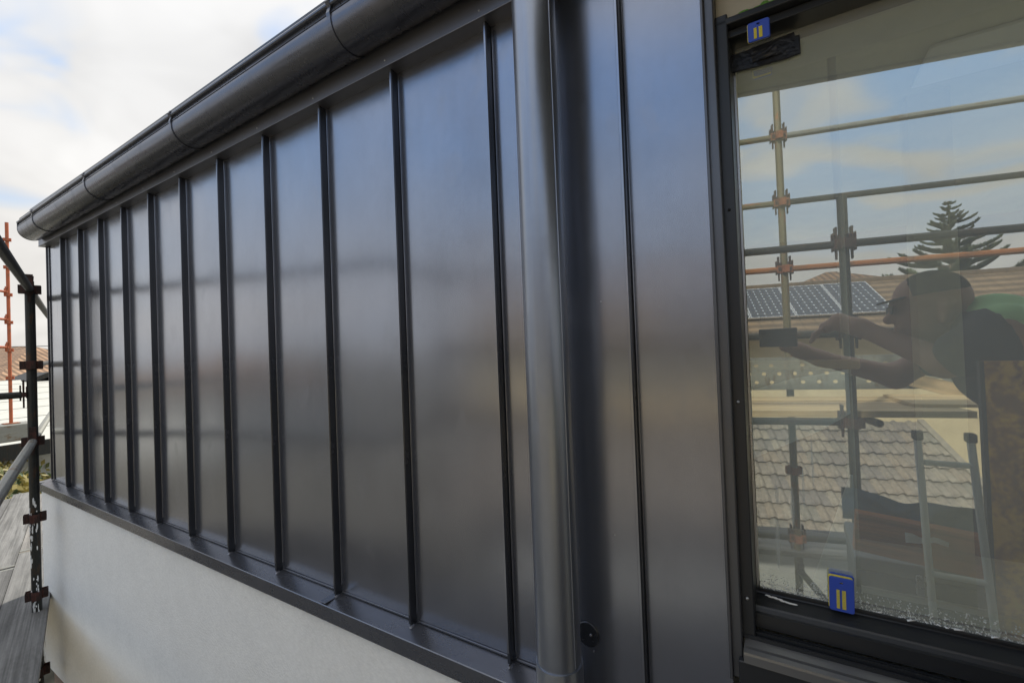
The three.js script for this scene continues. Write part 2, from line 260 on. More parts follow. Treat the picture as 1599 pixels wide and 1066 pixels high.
// ---------------------------------------------------------------- gutter
{
  const t = thing('gutter', 'half round dark metal gutter along the top of the cladding', 'gutter');
  const R = 0.0695, cz = 0.094, X0 = -4.49, X1 = 0.05, yOf = (x) => 6.954 + (x + 4.49) * 0.0075;
  const prof = []; // outline in (z,y): outer skin from back rim down around to front rim, then bead, then inside back
  prof.push([cz - R, 0.062]);
  for (let k = 0; k <= 22; k++) { const a = Math.PI + Math.PI * k / 22; prof.push([cz + R * Math.cos(a), R * Math.sin(a)]); }
  prof.push([cz + R + 0.0005, 0.008], [cz + R - 0.001, 0.012], [cz + R + 0.001, 0.013], [cz + R - 0.007, 0.033], [cz + R - 0.004, 0.034]);
  for (let k = 0; k <= 8; k++) { const a = -Math.PI / 2 + Math.PI * 1.4 * k / 8; prof.push([cz + R - 0.004 + 0.0085 * Math.cos(a), 0.0425 + 0.0085 * Math.sin(a)]); }
  prof.push([cz + R - 0.012, 0.038], [cz + R - 0.003, 0.005]);
  for (let k = 22; k >= 0; k--) { const a = Math.PI + Math.PI * k / 22; prof.push([cz + (R - 0.002) * Math.cos(a), (R - 0.002) * Math.sin(a)]); }
  prof.push([cz - R + 0.002, 0.062]);
  const pos = [], idx = [], uvs = []; const n = prof.length;
  let acc = 0; const ac = prof.map((p, i) => { if (i) acc += Math.hypot(p[0] - prof[i - 1][0], p[1] - prof[i - 1][1]); return acc; });
  const S = 30;
  for (let s = 0; s <= S; s++) { const x = X0 + (X1 - X0) * s / S; for (let k = 0; k < n; k++) { pos.push(x, prof[k][1] + yOf(x), prof[k][0]); uvs.push(x, ac[k]); } }
  for (let s = 0; s < S; s++) for (let k = 0; k < n - 1; k++) { const a = s * n + k, b = a + 1, c = a + n, d = c + 1; idx.push(a, c, b, b, c, d); }
  let g = new THREE.BufferGeometry(); g.setAttribute('position', new THREE.Float32BufferAttribute(pos, 3)); g.setAttribute('uv', new THREE.Float32BufferAttribute(uvs, 2)); g.setIndex(idx);
  g = toCreasedNormals(g, 0.5);
  part('trough', g, mGutter, t);
  // stop end
  const es = new THREE.Shape(); es.moveTo(cz - R, 0.05); for (let k = 0; k <= 22; k++) { const a = Math.PI + Math.PI * k / 22; es.lineTo(cz + R * Math.cos(a), R * Math.sin(a)); } es.lineTo(cz + R, 0.05);
  const eg = new THREE.ExtrudeGeometry(es, { depth: 0.003, bevelEnabled: true, bevelSize: 0.0015, bevelThickness: 0.0015, bevelSegments: 2 }); eg.rotateY(-Math.PI / 2); eg.translate(X0 + 0.002, yOf(X0), 0);
  part('stop_end', eg, mGutter, t);
  // leaf guard strip standing behind the bead
  { const gg = box(X1 - X0, 0.026, 0.003, 0, 0, 0, 0); gg.rotateZ(Math.atan(0.0075)); gg.translate((X0 + X1) / 2, yOf((X0 + X1) / 2) + 0.06, cz + R - 0.012); part('guard_strip', gg, mSeam, t); }
  for (const x of [-4.13, -3.16, -2.13, -1.10]) { // strap brackets
    const w = 0.015, l = [];
    const sh = new THREE.Shape(); const r2 = R + 0.0032;
    for (let k = 0; k <= 26; k++) { const a = Math.PI * 0.98 + Math.PI * 1.03 * k / 26; const f = k ? 'lineTo' : 'moveTo'; sh[f](cz + r2 * Math.cos(a), r2 * Math.sin(a)); }
    sh.lineTo(cz + r2 + 0.002, 0.014); sh.lineTo(cz + r2 - 0.003, 0.032); sh.lineTo(cz + r2 + 0.006, 0.045); sh.lineTo(cz + r2 + 0.001, 0.056); sh.lineTo(cz + r2 - 0.013, 0.056); sh.lineTo(cz + r2 - 0.013, 0.052); sh.lineTo(cz + r2 - 0.001, 0.052); sh.lineTo(cz + r2 + 0.003, 0.045); sh.lineTo(cz + r2 - 0.006, 0.032); sh.lineTo(cz + r2 - 0.001, 0.014);
    for (let k = 26; k >= 0; k--) { const a = Math.PI * 0.98 + Math.PI * 1.03 * k / 26; sh.lineTo(cz + (r2 - 0.003) * Math.cos(a), (r2 - 0.003) * Math.sin(a)); }
    const bg = new THREE.ExtrudeGeometry(sh, { depth: w, bevelEnabled: false }); bg.rotateY(-Math.PI / 2); bg.translate(x + w / 2, yOf(x), 0);
    part('bracket', bg, mGutter, t);
  }
  for (let x = -4.45; x < -0.9; x += 0.17) part('rivet', new THREE.SphereGeometry(0.0022, 8, 6).translate(x, yOf(x) + 0.021, cz + R - 0.0015), mDark, t);
}
// ---------------------------------------------------------------- downpipe
{
  const px = -0.463, pz = 0.104, r = 0.049;
  const t = thing('downpipe', 'round dark metal downpipe in front of the cladding beside the window', 'downpipe', null, [px, 0, pz]);
  const pipe = new THREE.CylinderGeometry(r, r, 2.02, 56, 1, true); pipe.translate(0, 6.31, 0);
  { const uv = pipe.attributes.uv, p = pipe.attributes.position; for (let i = 0; i < uv.count; i++) uv.setXY(i, uv.getX(i) * 0.31, p.getY(i)); }
  const m = part('pipe', pipe, mPipe, t);
  part('lock_seam', bar(0.010, 2.0, 0.0035, 0, 0, 0, 0.0015).rotateY(75 * D2R).translate(r * Math.sin(75 * D2R), 6.31, r * Math.cos(75 * D2R)), mPipe, m);
  const lp = [[r, 0.0], [r + 0.003, 0.0], [r + 0.0036, -0.004], [r + 0.0036, -1.1], [r + 0.001, -1.1]].map((a) => new THREE.Vector2(...a));
  part('sleeve', toCreasedNormals(new THREE.LatheGeometry(lp, 56), 0.6).translate(0, 5.305, 0), mPipe, t);
  const dl = [[0.0, 0.0035], [0.026, 0.0035], [0.0285, 0.0028], [0.029, 0]].map((a) => new THREE.Vector2(...a));
  const br = part('bracket_plate', new THREE.LatheGeometry(dl, 32).rotateX(Math.PI / 2).translate(0.026, 5.312, -pz + 0.0012), mSeam, t);
  part('screw', new THREE.SphereGeometry(0.004, 10, 8).translate(0.036, 5.314, -pz + 0.0052), mTrim, br);
  part('screw', new THREE.SphereGeometry(0.0026, 10, 8).translate(0.04, 5.275, -pz + 0.001), mTrim, t);
}
// ---------------------------------------------------------------- window
const ZG = -0.06;
{
  const t = thing('window', 'dark framed window reflecting scaffolding, roofs and sky', 'window');
  const jambW = 0.024;
  const fr = part('frame', merge([
    bar(jambW, 1.24, 0.11, WX0 + 0.005 + jambW / 2 - 0.006, 6.03, -0.045, 0.003),
    bar(WX1 - WX0, 0.014, 0.11, (WX0 + WX1) / 2, 6.634, -0.045, 0.003),
    bar(WX1 - WX0, 0.016, 0.09, (WX0 + WX1) / 2, 6.6185, -0.055, 0.002),
    bar(0.05, 1.24, 0.11, WX1 - 0.02, 6.03, -0.045, 0.003)]), mFrame, t);
  part('jamb_lip', bar(0.006, 1.2, 0.012, WX0 - 0.001, 6.03, 0.013, 0.002), mFrame, fr);
  part('screw', new THREE.SphereGeometry(0.003, 10, 8).translate(-0.091, 6.258, 0.0105), mDark, fr);
  part('screw', new THREE.SphereGeometry(0.003, 10, 8).translate(-0.091, 5.876, 0.0105), mAlu, fr);
  part('screw', new THREE.SphereGeometry(0.0035, 10, 8).translate(-0.091, 5.49, 0.0105), mAlu, fr);
  // bottom rail: bevelled bead, face, then stepped tracks
  const rail = new THREE.Shape(); rail.moveTo(-0.1, 5.478); rail.lineTo(-0.058, 5.478); rail.lineTo(-0.056, 5.474); rail.lineTo(-0.028, 5.462); rail.lineTo(-0.0255, 5.463); rail.lineTo(-0.0235, 5.460); rail.lineTo(-0.021, 5.4535); rail.lineTo(-0.0195, 5.4525); rail.lineTo(-0.016, 5.4515); rail.lineTo(-0.015, 5.425); rail.lineTo(-0.1, 5.425);
  const L = WX1 - WX0 - 0.03;
  const ex = (s, len, x0) => { const g = new THREE.ExtrudeGeometry(s, { depth: len, bevelEnabled: false }); g.rotateY(-Math.PI / 2); g.translate(x0 + len, 0, 0); return g; };
  part('bottom_rail', ex(rail, L, WX0 + 0.022), mFrame, t);
  const tr = new THREE.Shape(); tr.moveTo(-0.014, 5.40); tr.lineTo(-0.014, 5.4215); tr.lineTo(-0.008, 5.4215); tr.lineTo(-0.008, 5.414); tr.lineTo(-0.002, 5.414); tr.lineTo(-0.002, 5.4235); tr.lineTo(0.002, 5.4235); tr.lineTo(0.002, 5.414); tr.lineTo(0.008, 5.414); tr.lineTo(0.008, 5.4195); tr.lineTo(0.012, 5.4195); tr.lineTo(0.012, 5.40);
  const trk = part('track', ex(tr, L + 0.02, WX0 + 0.004), mFrame, t);
  const sl = new THREE.Shape(); sl.moveTo(0.0125, 5.385); sl.lineTo(0.0125, 5.4125); sl.lineTo(0.031, 5.409); sl.lineTo(0.031, 5.404); sl.lineTo(0.036, 5.404); sl.lineTo(0.036, 5.407); sl.lineTo(0.046, 5.4045); sl.lineTo(0.047, 5.400); sl.lineTo(0.047, 5.385);
  part('sill_strip', ex(sl, L + 0.02, WX0 + 0.004), mTrack, t, 'dusty grey metal sill strip');
  part('apron', bar(L + 0.05, 0.9, 0.03, (WX0 + WX1) / 2 + 0.004, 4.934, 0.028, 0.003), mFrame, t, 'dark panel under the window sill');
  // glazing: two panes with spacer
  const pg = new THREE.PlaneGeometry(WX1 - WX0 - 0.06, 1.142); pg.translate((WX0 + WX1) / 2, 6.045, ZG);
  part('outer_pane', pg, mGlass, t);
  const pg2 = pg.clone(); pg2.translate(0, 0, -0.018); part('inner_pane', pg2, mGlassIn, t);
  part('spacer', merge([box(WX1 - WX0 - 0.07, 0.008, 0.012, (WX0 + WX1) / 2, 5.482, ZG - 0.009), box(0.004, 1.1, 0.012, WX0 + 0.026, 6.03, ZG - 0.009)]), mAlu, t);
  part('gasket', bar(WX1 - WX0 - 0.05, 0.005, 0.006, (WX0 + WX1) / 2, 5.4805, ZG + 0.0035, 0.001), mDark, t);
  // cream board over the head, with green coating along its foot
  const hb = part('head_board', merge([box(1.9, 0.3, 0.02, 0.85, 6.785, -0.012), box(1.9, 0.012, 0.05, 0.85, 6.90, 0.02)]), mat({ rgb: [0.55, 0.5, 0.4], roughness: 0.9, map: renderCol }), t, 'cream board above the window head');
  const l = [];
  for (let k = 0; k < 60; k++) { const x = -0.05 + k * 0.012; if (nz(k * 0.37, 2.2, 0) < -0.2 && k > 8) continue; const s = new THREE.IcosahedronGeometry(1, 1); s.scale(rr(0.008, 0.014), rr(0.004, 0.009), rr(0.002, 0.004)); s.translate(x, 6.641 + rr(-0.002, 0.006), 0.0); l.push(s); }
  part('green_coating', merge(l), mGreenPaint, hb, 'ragged lime green coating along the board edge');
}
{ // dust, plaster flecks and streaks on the glass
  const l = [], W = WX1 - WX0 - 0.08;
  for (let k = 0; k < 2600; k++) { const x = WX0 + 0.03 + rnd() * W * 0.62, h = Math.pow(rnd(), 2.4) * 0.030; const s = new THREE.TetrahedronGeometry(rr(0.0003, 0.0012)); s.scale(rr(0.7, 2.6), rr(0.5, 1.3), 0.3); s.rotateZ(rr(0, 6.28)); s.translate(x, 5.4845 + h, ZG + 0.0012); l.push(s); }
  for (let k = 0; k < 14; k++) { const s = new THREE.TetrahedronGeometry(rr(0.002, 0.004)); s.scale(rr(1, 3), 0.6, 0.4); s.rotateZ(rr(-0.5, 0.3)); s.translate(WX0 + 0.05 + rnd() * 0.6, 5.485 + rnd() * 0.004, ZG + 0.006); l.push(s); }
  for (let k = 0; k < 9; k++) { const s = new THREE.IcosahedronGeometry(0.0035, 0); s.scale(rr(1.2, 2.6), 0.5, 0.5); s.translate(-0.058 + k * 0.0055, 5.4765 - k * 0.0006 + rr(-0.001, 0.001), ZG + 0.014 + k * 0.0005); l.push(s); }
  const o = part('plaster_flecks', merge(l), mWhitePaint, scene); o.name = numbered('plaster_flecks'); o.userData = { kind: 'stuff', label: 'white plaster dust and flecks along the foot of the glass', category: 'dust' };
  const mStripe = mat({ rgb: [0.75, 0.78, 0.74], roughness: 0.9, transparent: true, opacity: 0.16 });  // thin translucent pale stripes laid over the glass
  for (const [x, y0, y1, w, lb] of [[-0.0365, 5.53, 5.63, 0.0075, 'longest pale smear low on the left of the glass'], [-0.034, 5.66, 5.70, 0.006, 'short pale smear above the longest one'], [-0.008, 5.62, 5.70, 0.007, 'pale pointed smear right of the longest one'], [0.012, 5.66, 5.74, 0.004, 'thin pale streak above the pointed smear'], [0.029, 5.70, 5.80, 0.0035, 'thin pale streak left of the aluminium pole']]) {
    const s = new THREE.SphereGeometry(1, 16, 12); s.scale(w / 2, (y1 - y0) / 2, 0.0006); s.translate(x, (y0 + y1) / 2, ZG + 0.0016);
    const m = part('pale_stripe', s, mStripe, scene); m.name = numbered('pale_stripe'); m.userData = { label: lb, category: 'stripe', group: 'pale stripes on the glass' };
  }
}
function packer(label, w, h, parentPos, rotZ, ribs) {
  const t = thing('glazing_packer', label, 'packer', 'blue plastic glazing packers', parentPos); t.rotation.z = rotZ;
  const s = new THREE.Shape(); const r = 0.004; s.moveTo(-w / 2 + r, 0); s.lineTo(w / 2 - r, 0); s.quadraticCurveTo(w / 2, 0, w / 2, r); s.lineTo(w / 2, h - r); s.quadraticCurveTo(w / 2, h, w / 2 - r, h); s.lineTo(-w / 2 + r, h); s.quadraticCurveTo(-w / 2, h, -w / 2, h - r); s.lineTo(-w / 2, r); s.quadraticCurveTo(-w / 2, 0, -w / 2 + r, 0);
  const hole = new THREE.Path(); hole.absellipse(0, h * 0.85, 0.0035, 0.0022, 0, Math.PI * 2); s.holes.push(hole);
  const o = { depth: 0.003, bevelEnabled: true, bevelSize: 0.0006, bevelThickness: 0.0006, bevelSegments: 1 };
  const g = new THREE.ExtrudeGeometry(s, o); part('front_plate', g, mBlue, t);
  part('yellow_plate', g.clone().translate(-0.0012, 0.0018, -0.0042), mYellow, t); part('rear_plate', g.clone().translate(0.001, 0.004, -0.0086), mBlue, t);
  const l = []; for (let k = 0; k < 15; k++) for (const q of [-1, 1]) l.push(box(q < 0 ? 0.005 : 0.006, 0.0016, 0.0008, q * 0.0045 - 0.001, h * 0.1 + k * h * 0.038, 0.0041));
  part('moulded_ribs', merge(l), mYellow, t, 'two columns of small yellow moulded bars'); return t;
}
packer('blue packer with yellow bars standing at the foot of the glass', 0.037, 0.062, [0.064, 5.4795, -0.045], -0.02);
packer('blue packer with yellow edge tucked under the window head', 0.035, 0.036, [-0.026, 6.573, 0.012], 0.0);
{ // black tape patch at the top corner
  const s = new THREE.Shape(); s.moveTo(-0.086, 6.563); s.lineTo(-0.084, 6.596); s.lineTo(-0.04, 6.598); s.lineTo(0.032, 6.602); s.lineTo(0.033, 6.594); s.lineTo(0.041, 6.593); s.lineTo(0.0415, 6.558); s.lineTo(0.02, 6.556); s.lineTo(-0.03, 6.558);
  const g = new THREE.ExtrudeGeometry(s, { depth: 0.003, bevelEnabled: true, bevelSize: 0.001, bevelThickness: 0.001, bevelSegments: 1 });
  const t = thing('black_tape', 'black tape patch stuck over the top corner of the glass', 'tape', null, [0, 0, -0.056]);
  part('patch', g, mTape, t);
  const cg = new THREE.PlaneGeometry(0.045, 0.02, 14, 8); { const p = cg.attributes.position; for (let i = 0; i < p.count; i++) { const x = p.getX(i), y = p.getY(i); p.setZ(i, 0.003 + 0.004 * Math.abs(nz(x * 70, y * 130, 2))); p.setX(i, x + 0.004 * nz(y * 90, x * 40, 7)); } cg.computeVertexNormals(); }
  part('crease', cg.translate(-0.02, 6.578, 0.003), mat({ rgb: [0.03, 0.03, 0.033], roughness: 0.35 }), t, 'crumpled fold in the black tape');
}
{ // overhanging eave of the main roof, above and in front of the window (seen mirrored in the glass)
  const s = new THREE.Shape(); // plan: x, z
  const e = (x) => 0.895 + 0.2568 * x;
  s.moveTo(-0.1, 0.06); s.lineTo(4.2, 0.06); s.lineTo(4.2, e(4.2)); s.lineTo(-0.175, e(-0.175));
  const g = new THREE.ExtrudeGeometry(s, { depth: 0.03, bevelEnabled: false }); g.rotateX(Math.PI / 2); g.translate(0, 7.0, 0);
  const t = thing('eave_soffit', 'grey eave soffit mirrored along the top of the window', 'soffit');
  part('lining', g, mat({ rgb: [0.17, 0.17, 0.13], roughness: 0.95, map: renderCol }), t);
  const a = v3(-0.175, 6.955, e(-0.175)), b = v3(4.2, 6.955, e(4.2)), d = b.clone().sub(a), f = box(d.length(), 0.05, 0.02, 0, 0, 0, 0); f.rotateY(-Math.atan2(d.z, d.x)); f.translate((a.x + b.x) / 2, 6.985, (a.z + b.z) / 2 + 0.011);
  part('fascia', f, mSeam, t);
  const rg = g.clone(); rg.scale(1, 1, 1); rg.translate(0, 0.12, 0); part('roof_edge', rg, mTrim, t);
}
// ---------------------------------------------------------------- things inside the room, and indoor things set outside to mirror brighter
{
  const c = thing('interior_column', 'pale square column inside the room behind the glass', 'column'); part('shaft', box(0.135, 3.0, 0.135, 0.532, 5.5, -1.57), mPlaster, c); part('skirting', bar(0.155, 0.1, 0.155, 0.532, 4.055, -1.57), mPlaster, c);
  const o = thing('board_sheet', 'brown mottled board sheet standing on the deck, mirrored at the right edge of the window', 'board'); part('sheet', box(0.75, 1.49, 0.018, 0.775, 5.178, 0.42), mOsb, o); part('edge_strip', box(0.008, 1.49, 0.022, 0.396, 5.178, 0.42), mDark, o);
  const p = thing('prop_pole', 'thin pale aluminium pole standing upright inside the glass', 'pole'); part('tube', tubeGeo([0.124, 4.02, -0.45], [0.124, 6.99, -0.45], 0.0095, 16), mat({ rgb: [0.36, 0.35, 0.27], roughness: 0.6 }), p); part('base_plate', bar(0.09, 0.008, 0.09, 0.124, 4.006, -0.45), mAlu, p);
  const ld = thing('step_ladder', 'paint spattered pale ladder mirrored low at the right of the window', 'ladder');
  const mLad = mat({ rgb: [0.78, 0.79, 0.77], roughness: 0.6, map: renderCol }); const railX = (q, y) => (q ? 0.372 : 0.270) + (5.52 - y) * (q ? 0.055 : 0.03);
  for (const q of [0, 1]) { const g = tubeGeo([railX(q, 4.43), 4.43, 0.37], [railX(q, 5.74), 5.74, 0.37], 0.0078, 14); const m = part('rail', g, mLad, ld); part('foot', bar(0.04, 0.03, 0.05, railX(q, 4.43), 4.437, 0.37), mDark, m); part('end_cap', bar(0.02, 0.022, 0.026, railX(q, 5.74), 5.742, 0.37), mDark, m); }
  for (const y of [5.675, 5.40, 5.12, 4.84, 4.56]) { const z = 0.37; part('rung', tubeGeo([railX(0, y), y, z], [railX(1, y), y, z], 0.007, 12, false), mLad, ld); }
  const bb = thing('brown_plank', 'brown timber plank on the added dark box, mirrored low in the window', 'plank'); { const g = box(0.62, 0.11, 0.04, 0, 0, 0, 0); g.rotateZ(-0.09); g.translate(0.452, 5.39, 0.56); part('board', g, woodBrown, bb); }
  const tor = new THREE.PlaneGeometry(0.09, 0.018, 12, 5); { const q = tor.attributes.position; for (let i = 0; i < q.count; i++) { q.setZ(i, 0.008 * nz(q.getX(i) * 40, q.getY(i) * 40, 1)); q.setY(i, q.getY(i) + 0.012 * nz(q.getX(i) * 30, 3, q.getY(i) * 40)); } tor.computeVertexNormals(); }
  part('torn_label', tor.rotateY(Math.PI).translate(0.30, 5.425, 0.53), mWhitePaint, bb, 'torn white paper on the plank');
  const bs = thing('added_dark_box', 'dark grey box added on the deck to darken the mirrored scene under the brown plank', 'dark box'); const ch = part('body', bar(0.62, 0.86, 0.3, 0.455, 4.86, 0.73, 0.01), mat({ rgb: [0.05, 0.052, 0.055], roughness: 0.5 }), bs); part('lid', bar(0.63, 0.04, 0.31, 0.455, 5.31, 0.73, 0.008), mat({ rgb: [0.16, 0.16, 0.155], roughness: 0.5 }), bs); part('light_band', box(0.6, 0.02, 0.004, 0.455, 5.235, 0.578), mWhiteWall, bs); for (const x of [0.3, 0.6]) part('latch', bar(0.04, 0.06, 0.012, x, 5.28, 0.575, 0.003), mAlu, ch);  // box added to darken the mirrored lower right of the glass
  const bt = thing('blue_sheet', 'crumpled blue plastic sheet behind the brown plank, mirrored low in the window', 'plastic sheet');
  const pg = new THREE.PlaneGeometry(0.34, 0.10, 26, 10); { const q = pg.attributes.position; for (let i = 0; i < q.count; i++) { const x = q.getX(i), y = q.getY(i); q.setZ(i, 0.025 * nz(x * 18, y * 26, 4)); q.setY(i, y + 0.02 * nz(x * 12, 9, y * 9) - 0.09 * (x)); } pg.computeVertexNormals(); }
  part('sheet', pg.translate(0.29, 5.455, 0.62), mat({ rgb: [0.06, 0.13, 0.24], roughness: 0.45 }), bt);
  const wb = thing('white_lath', 'pale tapered offcut leaning inside beside the packer', 'offcut'); const ws = new THREE.Shape(); ws.moveTo(0.0, 5.30); ws.lineTo(0.112, 5.30); ws.lineTo(0.118, 5.66); ws.lineTo(0.112, 5.66); const wg = new THREE.ExtrudeGeometry(ws, { depth: 0.012, bevelEnabled: false }); part('board', wg.translate(0, 0, -0.36), mWhitePaint, wb); part('block', bar(0.14, 0.03, 0.05, 0.06, 5.286, -0.36), woodPale[0], wb);
  const ds = thing('dust_sheet', 'pale dust sheet hung inside the left of the window with a slanting edge', 'dust sheet');
  const dsh = new THREE.Shape(); dsh.moveTo(-0.12, 5.71); dsh.lineTo(0.045, 5.80); dsh.lineTo(0.10, 5.84); dsh.lineTo(0.10, 5.93); dsh.lineTo(0.0, 5.91); dsh.lineTo(-0.12, 5.87); const dg = new THREE.ExtrudeGeometry(dsh, { depth: 0.004, bevelEnabled: false }); part('cloth', dg.translate(0, 0, -0.14), mWhitePaint, ds); part('batten', bar(0.26, 0.02, 0.02, -0.01, 5.94, -0.145), woodPale[0], ds);
}
// ---------------------------------------------------------------- scaffold (its own axis is turned 14.4 degrees from the wall)
const U = v3(0.9686, 0, 0.2487), NN = v3(-0.2487, 0, 0.9686);
const yaw = -Math.atan2(U.z, U.x);
const LV = (k) => 6.01 + 0.495 * k;
function pressing() { // four welded U pressings round the tube
  const l = []; for (let k = 0; k < 4; k++) { const a = []; a.push(box(0.004, 0.055, 0.03, -0.02, 0, 0.034), box(0.004, 0.055, 0.03, 0.02, 0, 0.034), bar(0.044, 0.055, 0.005, 0, 0, 0.05, 0.002)); for (const g of a) { g.rotateY(k * Math.PI / 2 + yaw); l.push(g); } } return merge(l);
}
const pressG = pressing();
function standard(x, z, y0, y1, levels, m, pm, label, group) {
  const t = thing('scaffold_standard', label, 'scaffold post', group, [x, y0, z]);
  part('tube', tubeGeo([0, 0, 0], [0, y1 - y0, 0], 0.0245, 22), m, t);
  for (const y of levels) { const c = part('pressing', pressG, pm, t); c.position.y = y - y0; }
  if (y0 < 0.3) part('base_plate', bar(0.15, 0.01, 0.15, 0, 0.006, 0), pm, t);
  return t;
}
const jawG = merge([box(0.02, 0.03, 0.05, -0.035, 0, 0), box(0.006, 0.10, 0.036, -0.052, 0.012, 0), box(0.006, 0.075, 0.036, -0.024, 0.015, 0)]);
const wedgeG = (() => { const s = new THREE.Shape(); s.moveTo(-0.018, 0.095); s.lineTo(0.018, 0.095); s.lineTo(0.008, -0.085); s.lineTo(-0.006, -0.085); const g = new THREE.ExtrudeGeometry(s, { depth: 0.008, bevelEnabled: false }); g.translate(0, 0, -0.004); g.rotateY(Math.PI / 2); g.translate(-0.038, 0, 0); return g; })();
function ledger(a, b, m, pm, label, group, name = 'scaffold_ledger', cat = 'scaffold tube', ends = [1, 1]) {
  const A = v3(...a), B = v3(...b), d = B.clone().sub(A), L = d.length();
  const t = thing(name, label, cat, group, a); t.rotation.y = -Math.atan2(d.z, d.x); t.rotation.z = Math.asin(d.y / L);
  part('tube', tubeGeo([ends[0] ? 0.046 : 0, 0, 0], [L - (ends[1] ? 0.046 : 0), 0, 0], 0.0215, 20), m, t);
  for (const q of [0, 1]) if (ends[q]) { const j = part('jaw', jawG, pm, t); j.position.x = q ? L - 0.002 : 0.002; j.position.x = q ? L : 0; j.rotation.y = q ? 0 : Math.PI; const w = part('wedge', wedgeG, pm, t); w.position.x = q ? L : 0; w.rotation.y = q ? 0 : Math.PI; }
  return t;
}
const gS = 'scaffold posts', gL = 'scaffold tubes';
const pB = v3(0.279, 0, 1.97), pA = v3(-0.009, 0, 2.78), pL = v3(-4.218, 0, 0.164);
const off = (p, u, n = 0) => p.clone().addScaledVector(U, u).addScaledVector(NN, n);
const lv = (a, b) => { const o = []; for (let k = a; k <= b; k++) o.push(LV(k)); return o; };
const BW = 2.41;
standard(pB.x, pB.z, 0, 6.77, lv(-11, 1), mTubeDark, mRustDark, 'thick dark scaffold post mirrored near the middle of the window, ending below the second rail', gS);
standard(pA.x, pA.z, 0, 8.3, lv(-11, 4), mTubeOlive, mRust, 'slim ochre scaffold post with rusty couplers mirrored at the left of the window', gS);
for (const k of [-1, 1]) {
  const b = off(pB, k * BW), a = off(pA, k * BW);
  standard(b.x, b.z, 0, 6.77, lv(-11, 1), mTubeDark, mRustDark, k < 0 ? 'inner row scaffold post out in front of the cladding' : 'inner row scaffold post beyond the photographer', gS);
  standard(a.x, a.z, 0, 8.3, lv(-11, 4), mTubeDark, mRust, k < 0 ? 'outer row scaffold post out in front of the cladding' : 'outer row scaffold post beyond the photographer', gS);
}
const at3 = (p, y) => [p.x, y, p.z];
const rowLedgers = [[pA, LV(3), mTubeGalv, mTubeOlive, 'topmost', 'ochre grey scaffold rail, highest of those mirrored in the window'], [pA, LV(2), mTubeDark, mTubeOlive, 'second', 'dark grey scaffold rail mirrored second from the top of the window'], [pA, LV(1), mTubeRusty, mTubeRusty, 'orange', 'rusty orange scaffold rail mirrored in front of the pine'], [pB, LV(1), mTubeDark, mTubeDark, 'third', 'dark scaffold rail mirrored just above the orange one'], [pB, LV(0), mTubeDark, mTubeDark, 'low', 'dark scaffold rail mirrored across the cream wall under the solar panels']];
for (const [p, y, m1, m0, , lb] of rowLedgers) {
  ledger(at3(p, y), at3(off(p, BW), y), m1, mRustDark, lb + ', right of its post', gL);
  ledger(at3(p, y), at3(off(p, -BW), y), m0, mRustDark, lb + ', left of its post', gL);
}
for (const k of [-1, 0, 1]) { const b = off(pB, k * BW), a = off(pA, k * BW); ledger(at3(b, LV(-3) - 0.23), at3(a, LV(-3) - 0.23), mTubeDark, mRustDark, ['cross tube under the deck at the cladding end', 'cross tube under the deck below the window', 'cross tube under the deck past the photographer'][k + 1], gL, 'scaffold_transom'); }
// post at the corner of the house and its two rails
standard(pL.x, pL.z, 0, 6.53, lv(-11, 1), mTubeDark, mRustDark, 'dark scaffold post with white plaster splashes at the far corner of the wall', gS);
{
  const t = scene.children[scene.children.length - 1], l = [];
  for (let k = 0; k < 90; k++) { const y = 3.95 + 1.2 * rnd(), s = new THREE.IcosahedronGeometry(1, 0), a = rr(-0.4, 1.5); s.scale(rr(0.003, 0.008), rr(0.006, 0.03), rr(0.002, 0.005)); s.rotateY(-a); s.translate(0.0245 * Math.cos(a) + 0.002, y, 0.0245 * Math.sin(a)); l.push(s); }
  const m = part('plaster_splash', merge(l), mWhitePaint, t, 'white plaster splashes on the post'); m.userData.kind = 'stuff';
}
const rE = off(pL, 2.41);
ledger(at3(pL, LV(1) + 0.0), at3(rE, LV(1)), mTubeDark, mRustDark, 'dark upper guard rail running from the corner post towards the viewer', gL, 'scaffold_ledger', 'scaffold tube', [1, 0]);
ledger(at3(off(pL, -2.41), LV(1)), at3(pL, LV(1)), mTubeDark, mRustDark, 'dark guard rail running on behind the corner post', gL, 'scaffold_ledger', 'scaffold tube', [0, 1]);
ledger(at3(pL, LV(-1)), at3(rE, LV(-1)), mTubeGalv, mRustDark, 'pale galvanised lower guard rail running from the corner post towards the viewer', gL, 'scaffold_ledger', 'scaffold tube', [1, 0]);
ledger(at3(off(pL, -2.41), LV(-1)), at3(pL, LV(-1)), mTubeGalv, mRustDark, 'pale lower guard rail running on behind the corner post', gL, 'scaffold_ledger', 'scaffold tube', [0, 1]);
for (const [k, s] of [[1, 'upper'], [-1, 'lower']]) { const b = off(rE, 0, 0.6); ledger(at3(rE, LV(k)), at3(off(rE, 0, 0.64), LV(k)), mTubeDark, mRustDark, s + ' short cross tube in front of the cladding joining the guard rail', gL, 'scaffold_transom', 'scaffold tube', [0, 0]); }
ledger(at3(off(pL, -0.2, 0.02), LV(0)), at3(off(pL, -2.2, 0.02), LV(0) + 0.02), mTubeDark, mRustDark, 'thin dark tube behind the corner post at head height', gL, 'scaffold_transom', 'scaffold tube', [0, 0]);
ledger(at3(pL, LV(0) - 0.19), at3(off(pL, 0, 1.6), LV(0) - 0.19), mTubeDark, mRustDark, 'dark cross tube at the corner post in front of the far roofs', gL, 'scaffold_transom', 'scaffold tube', [1, 0]);
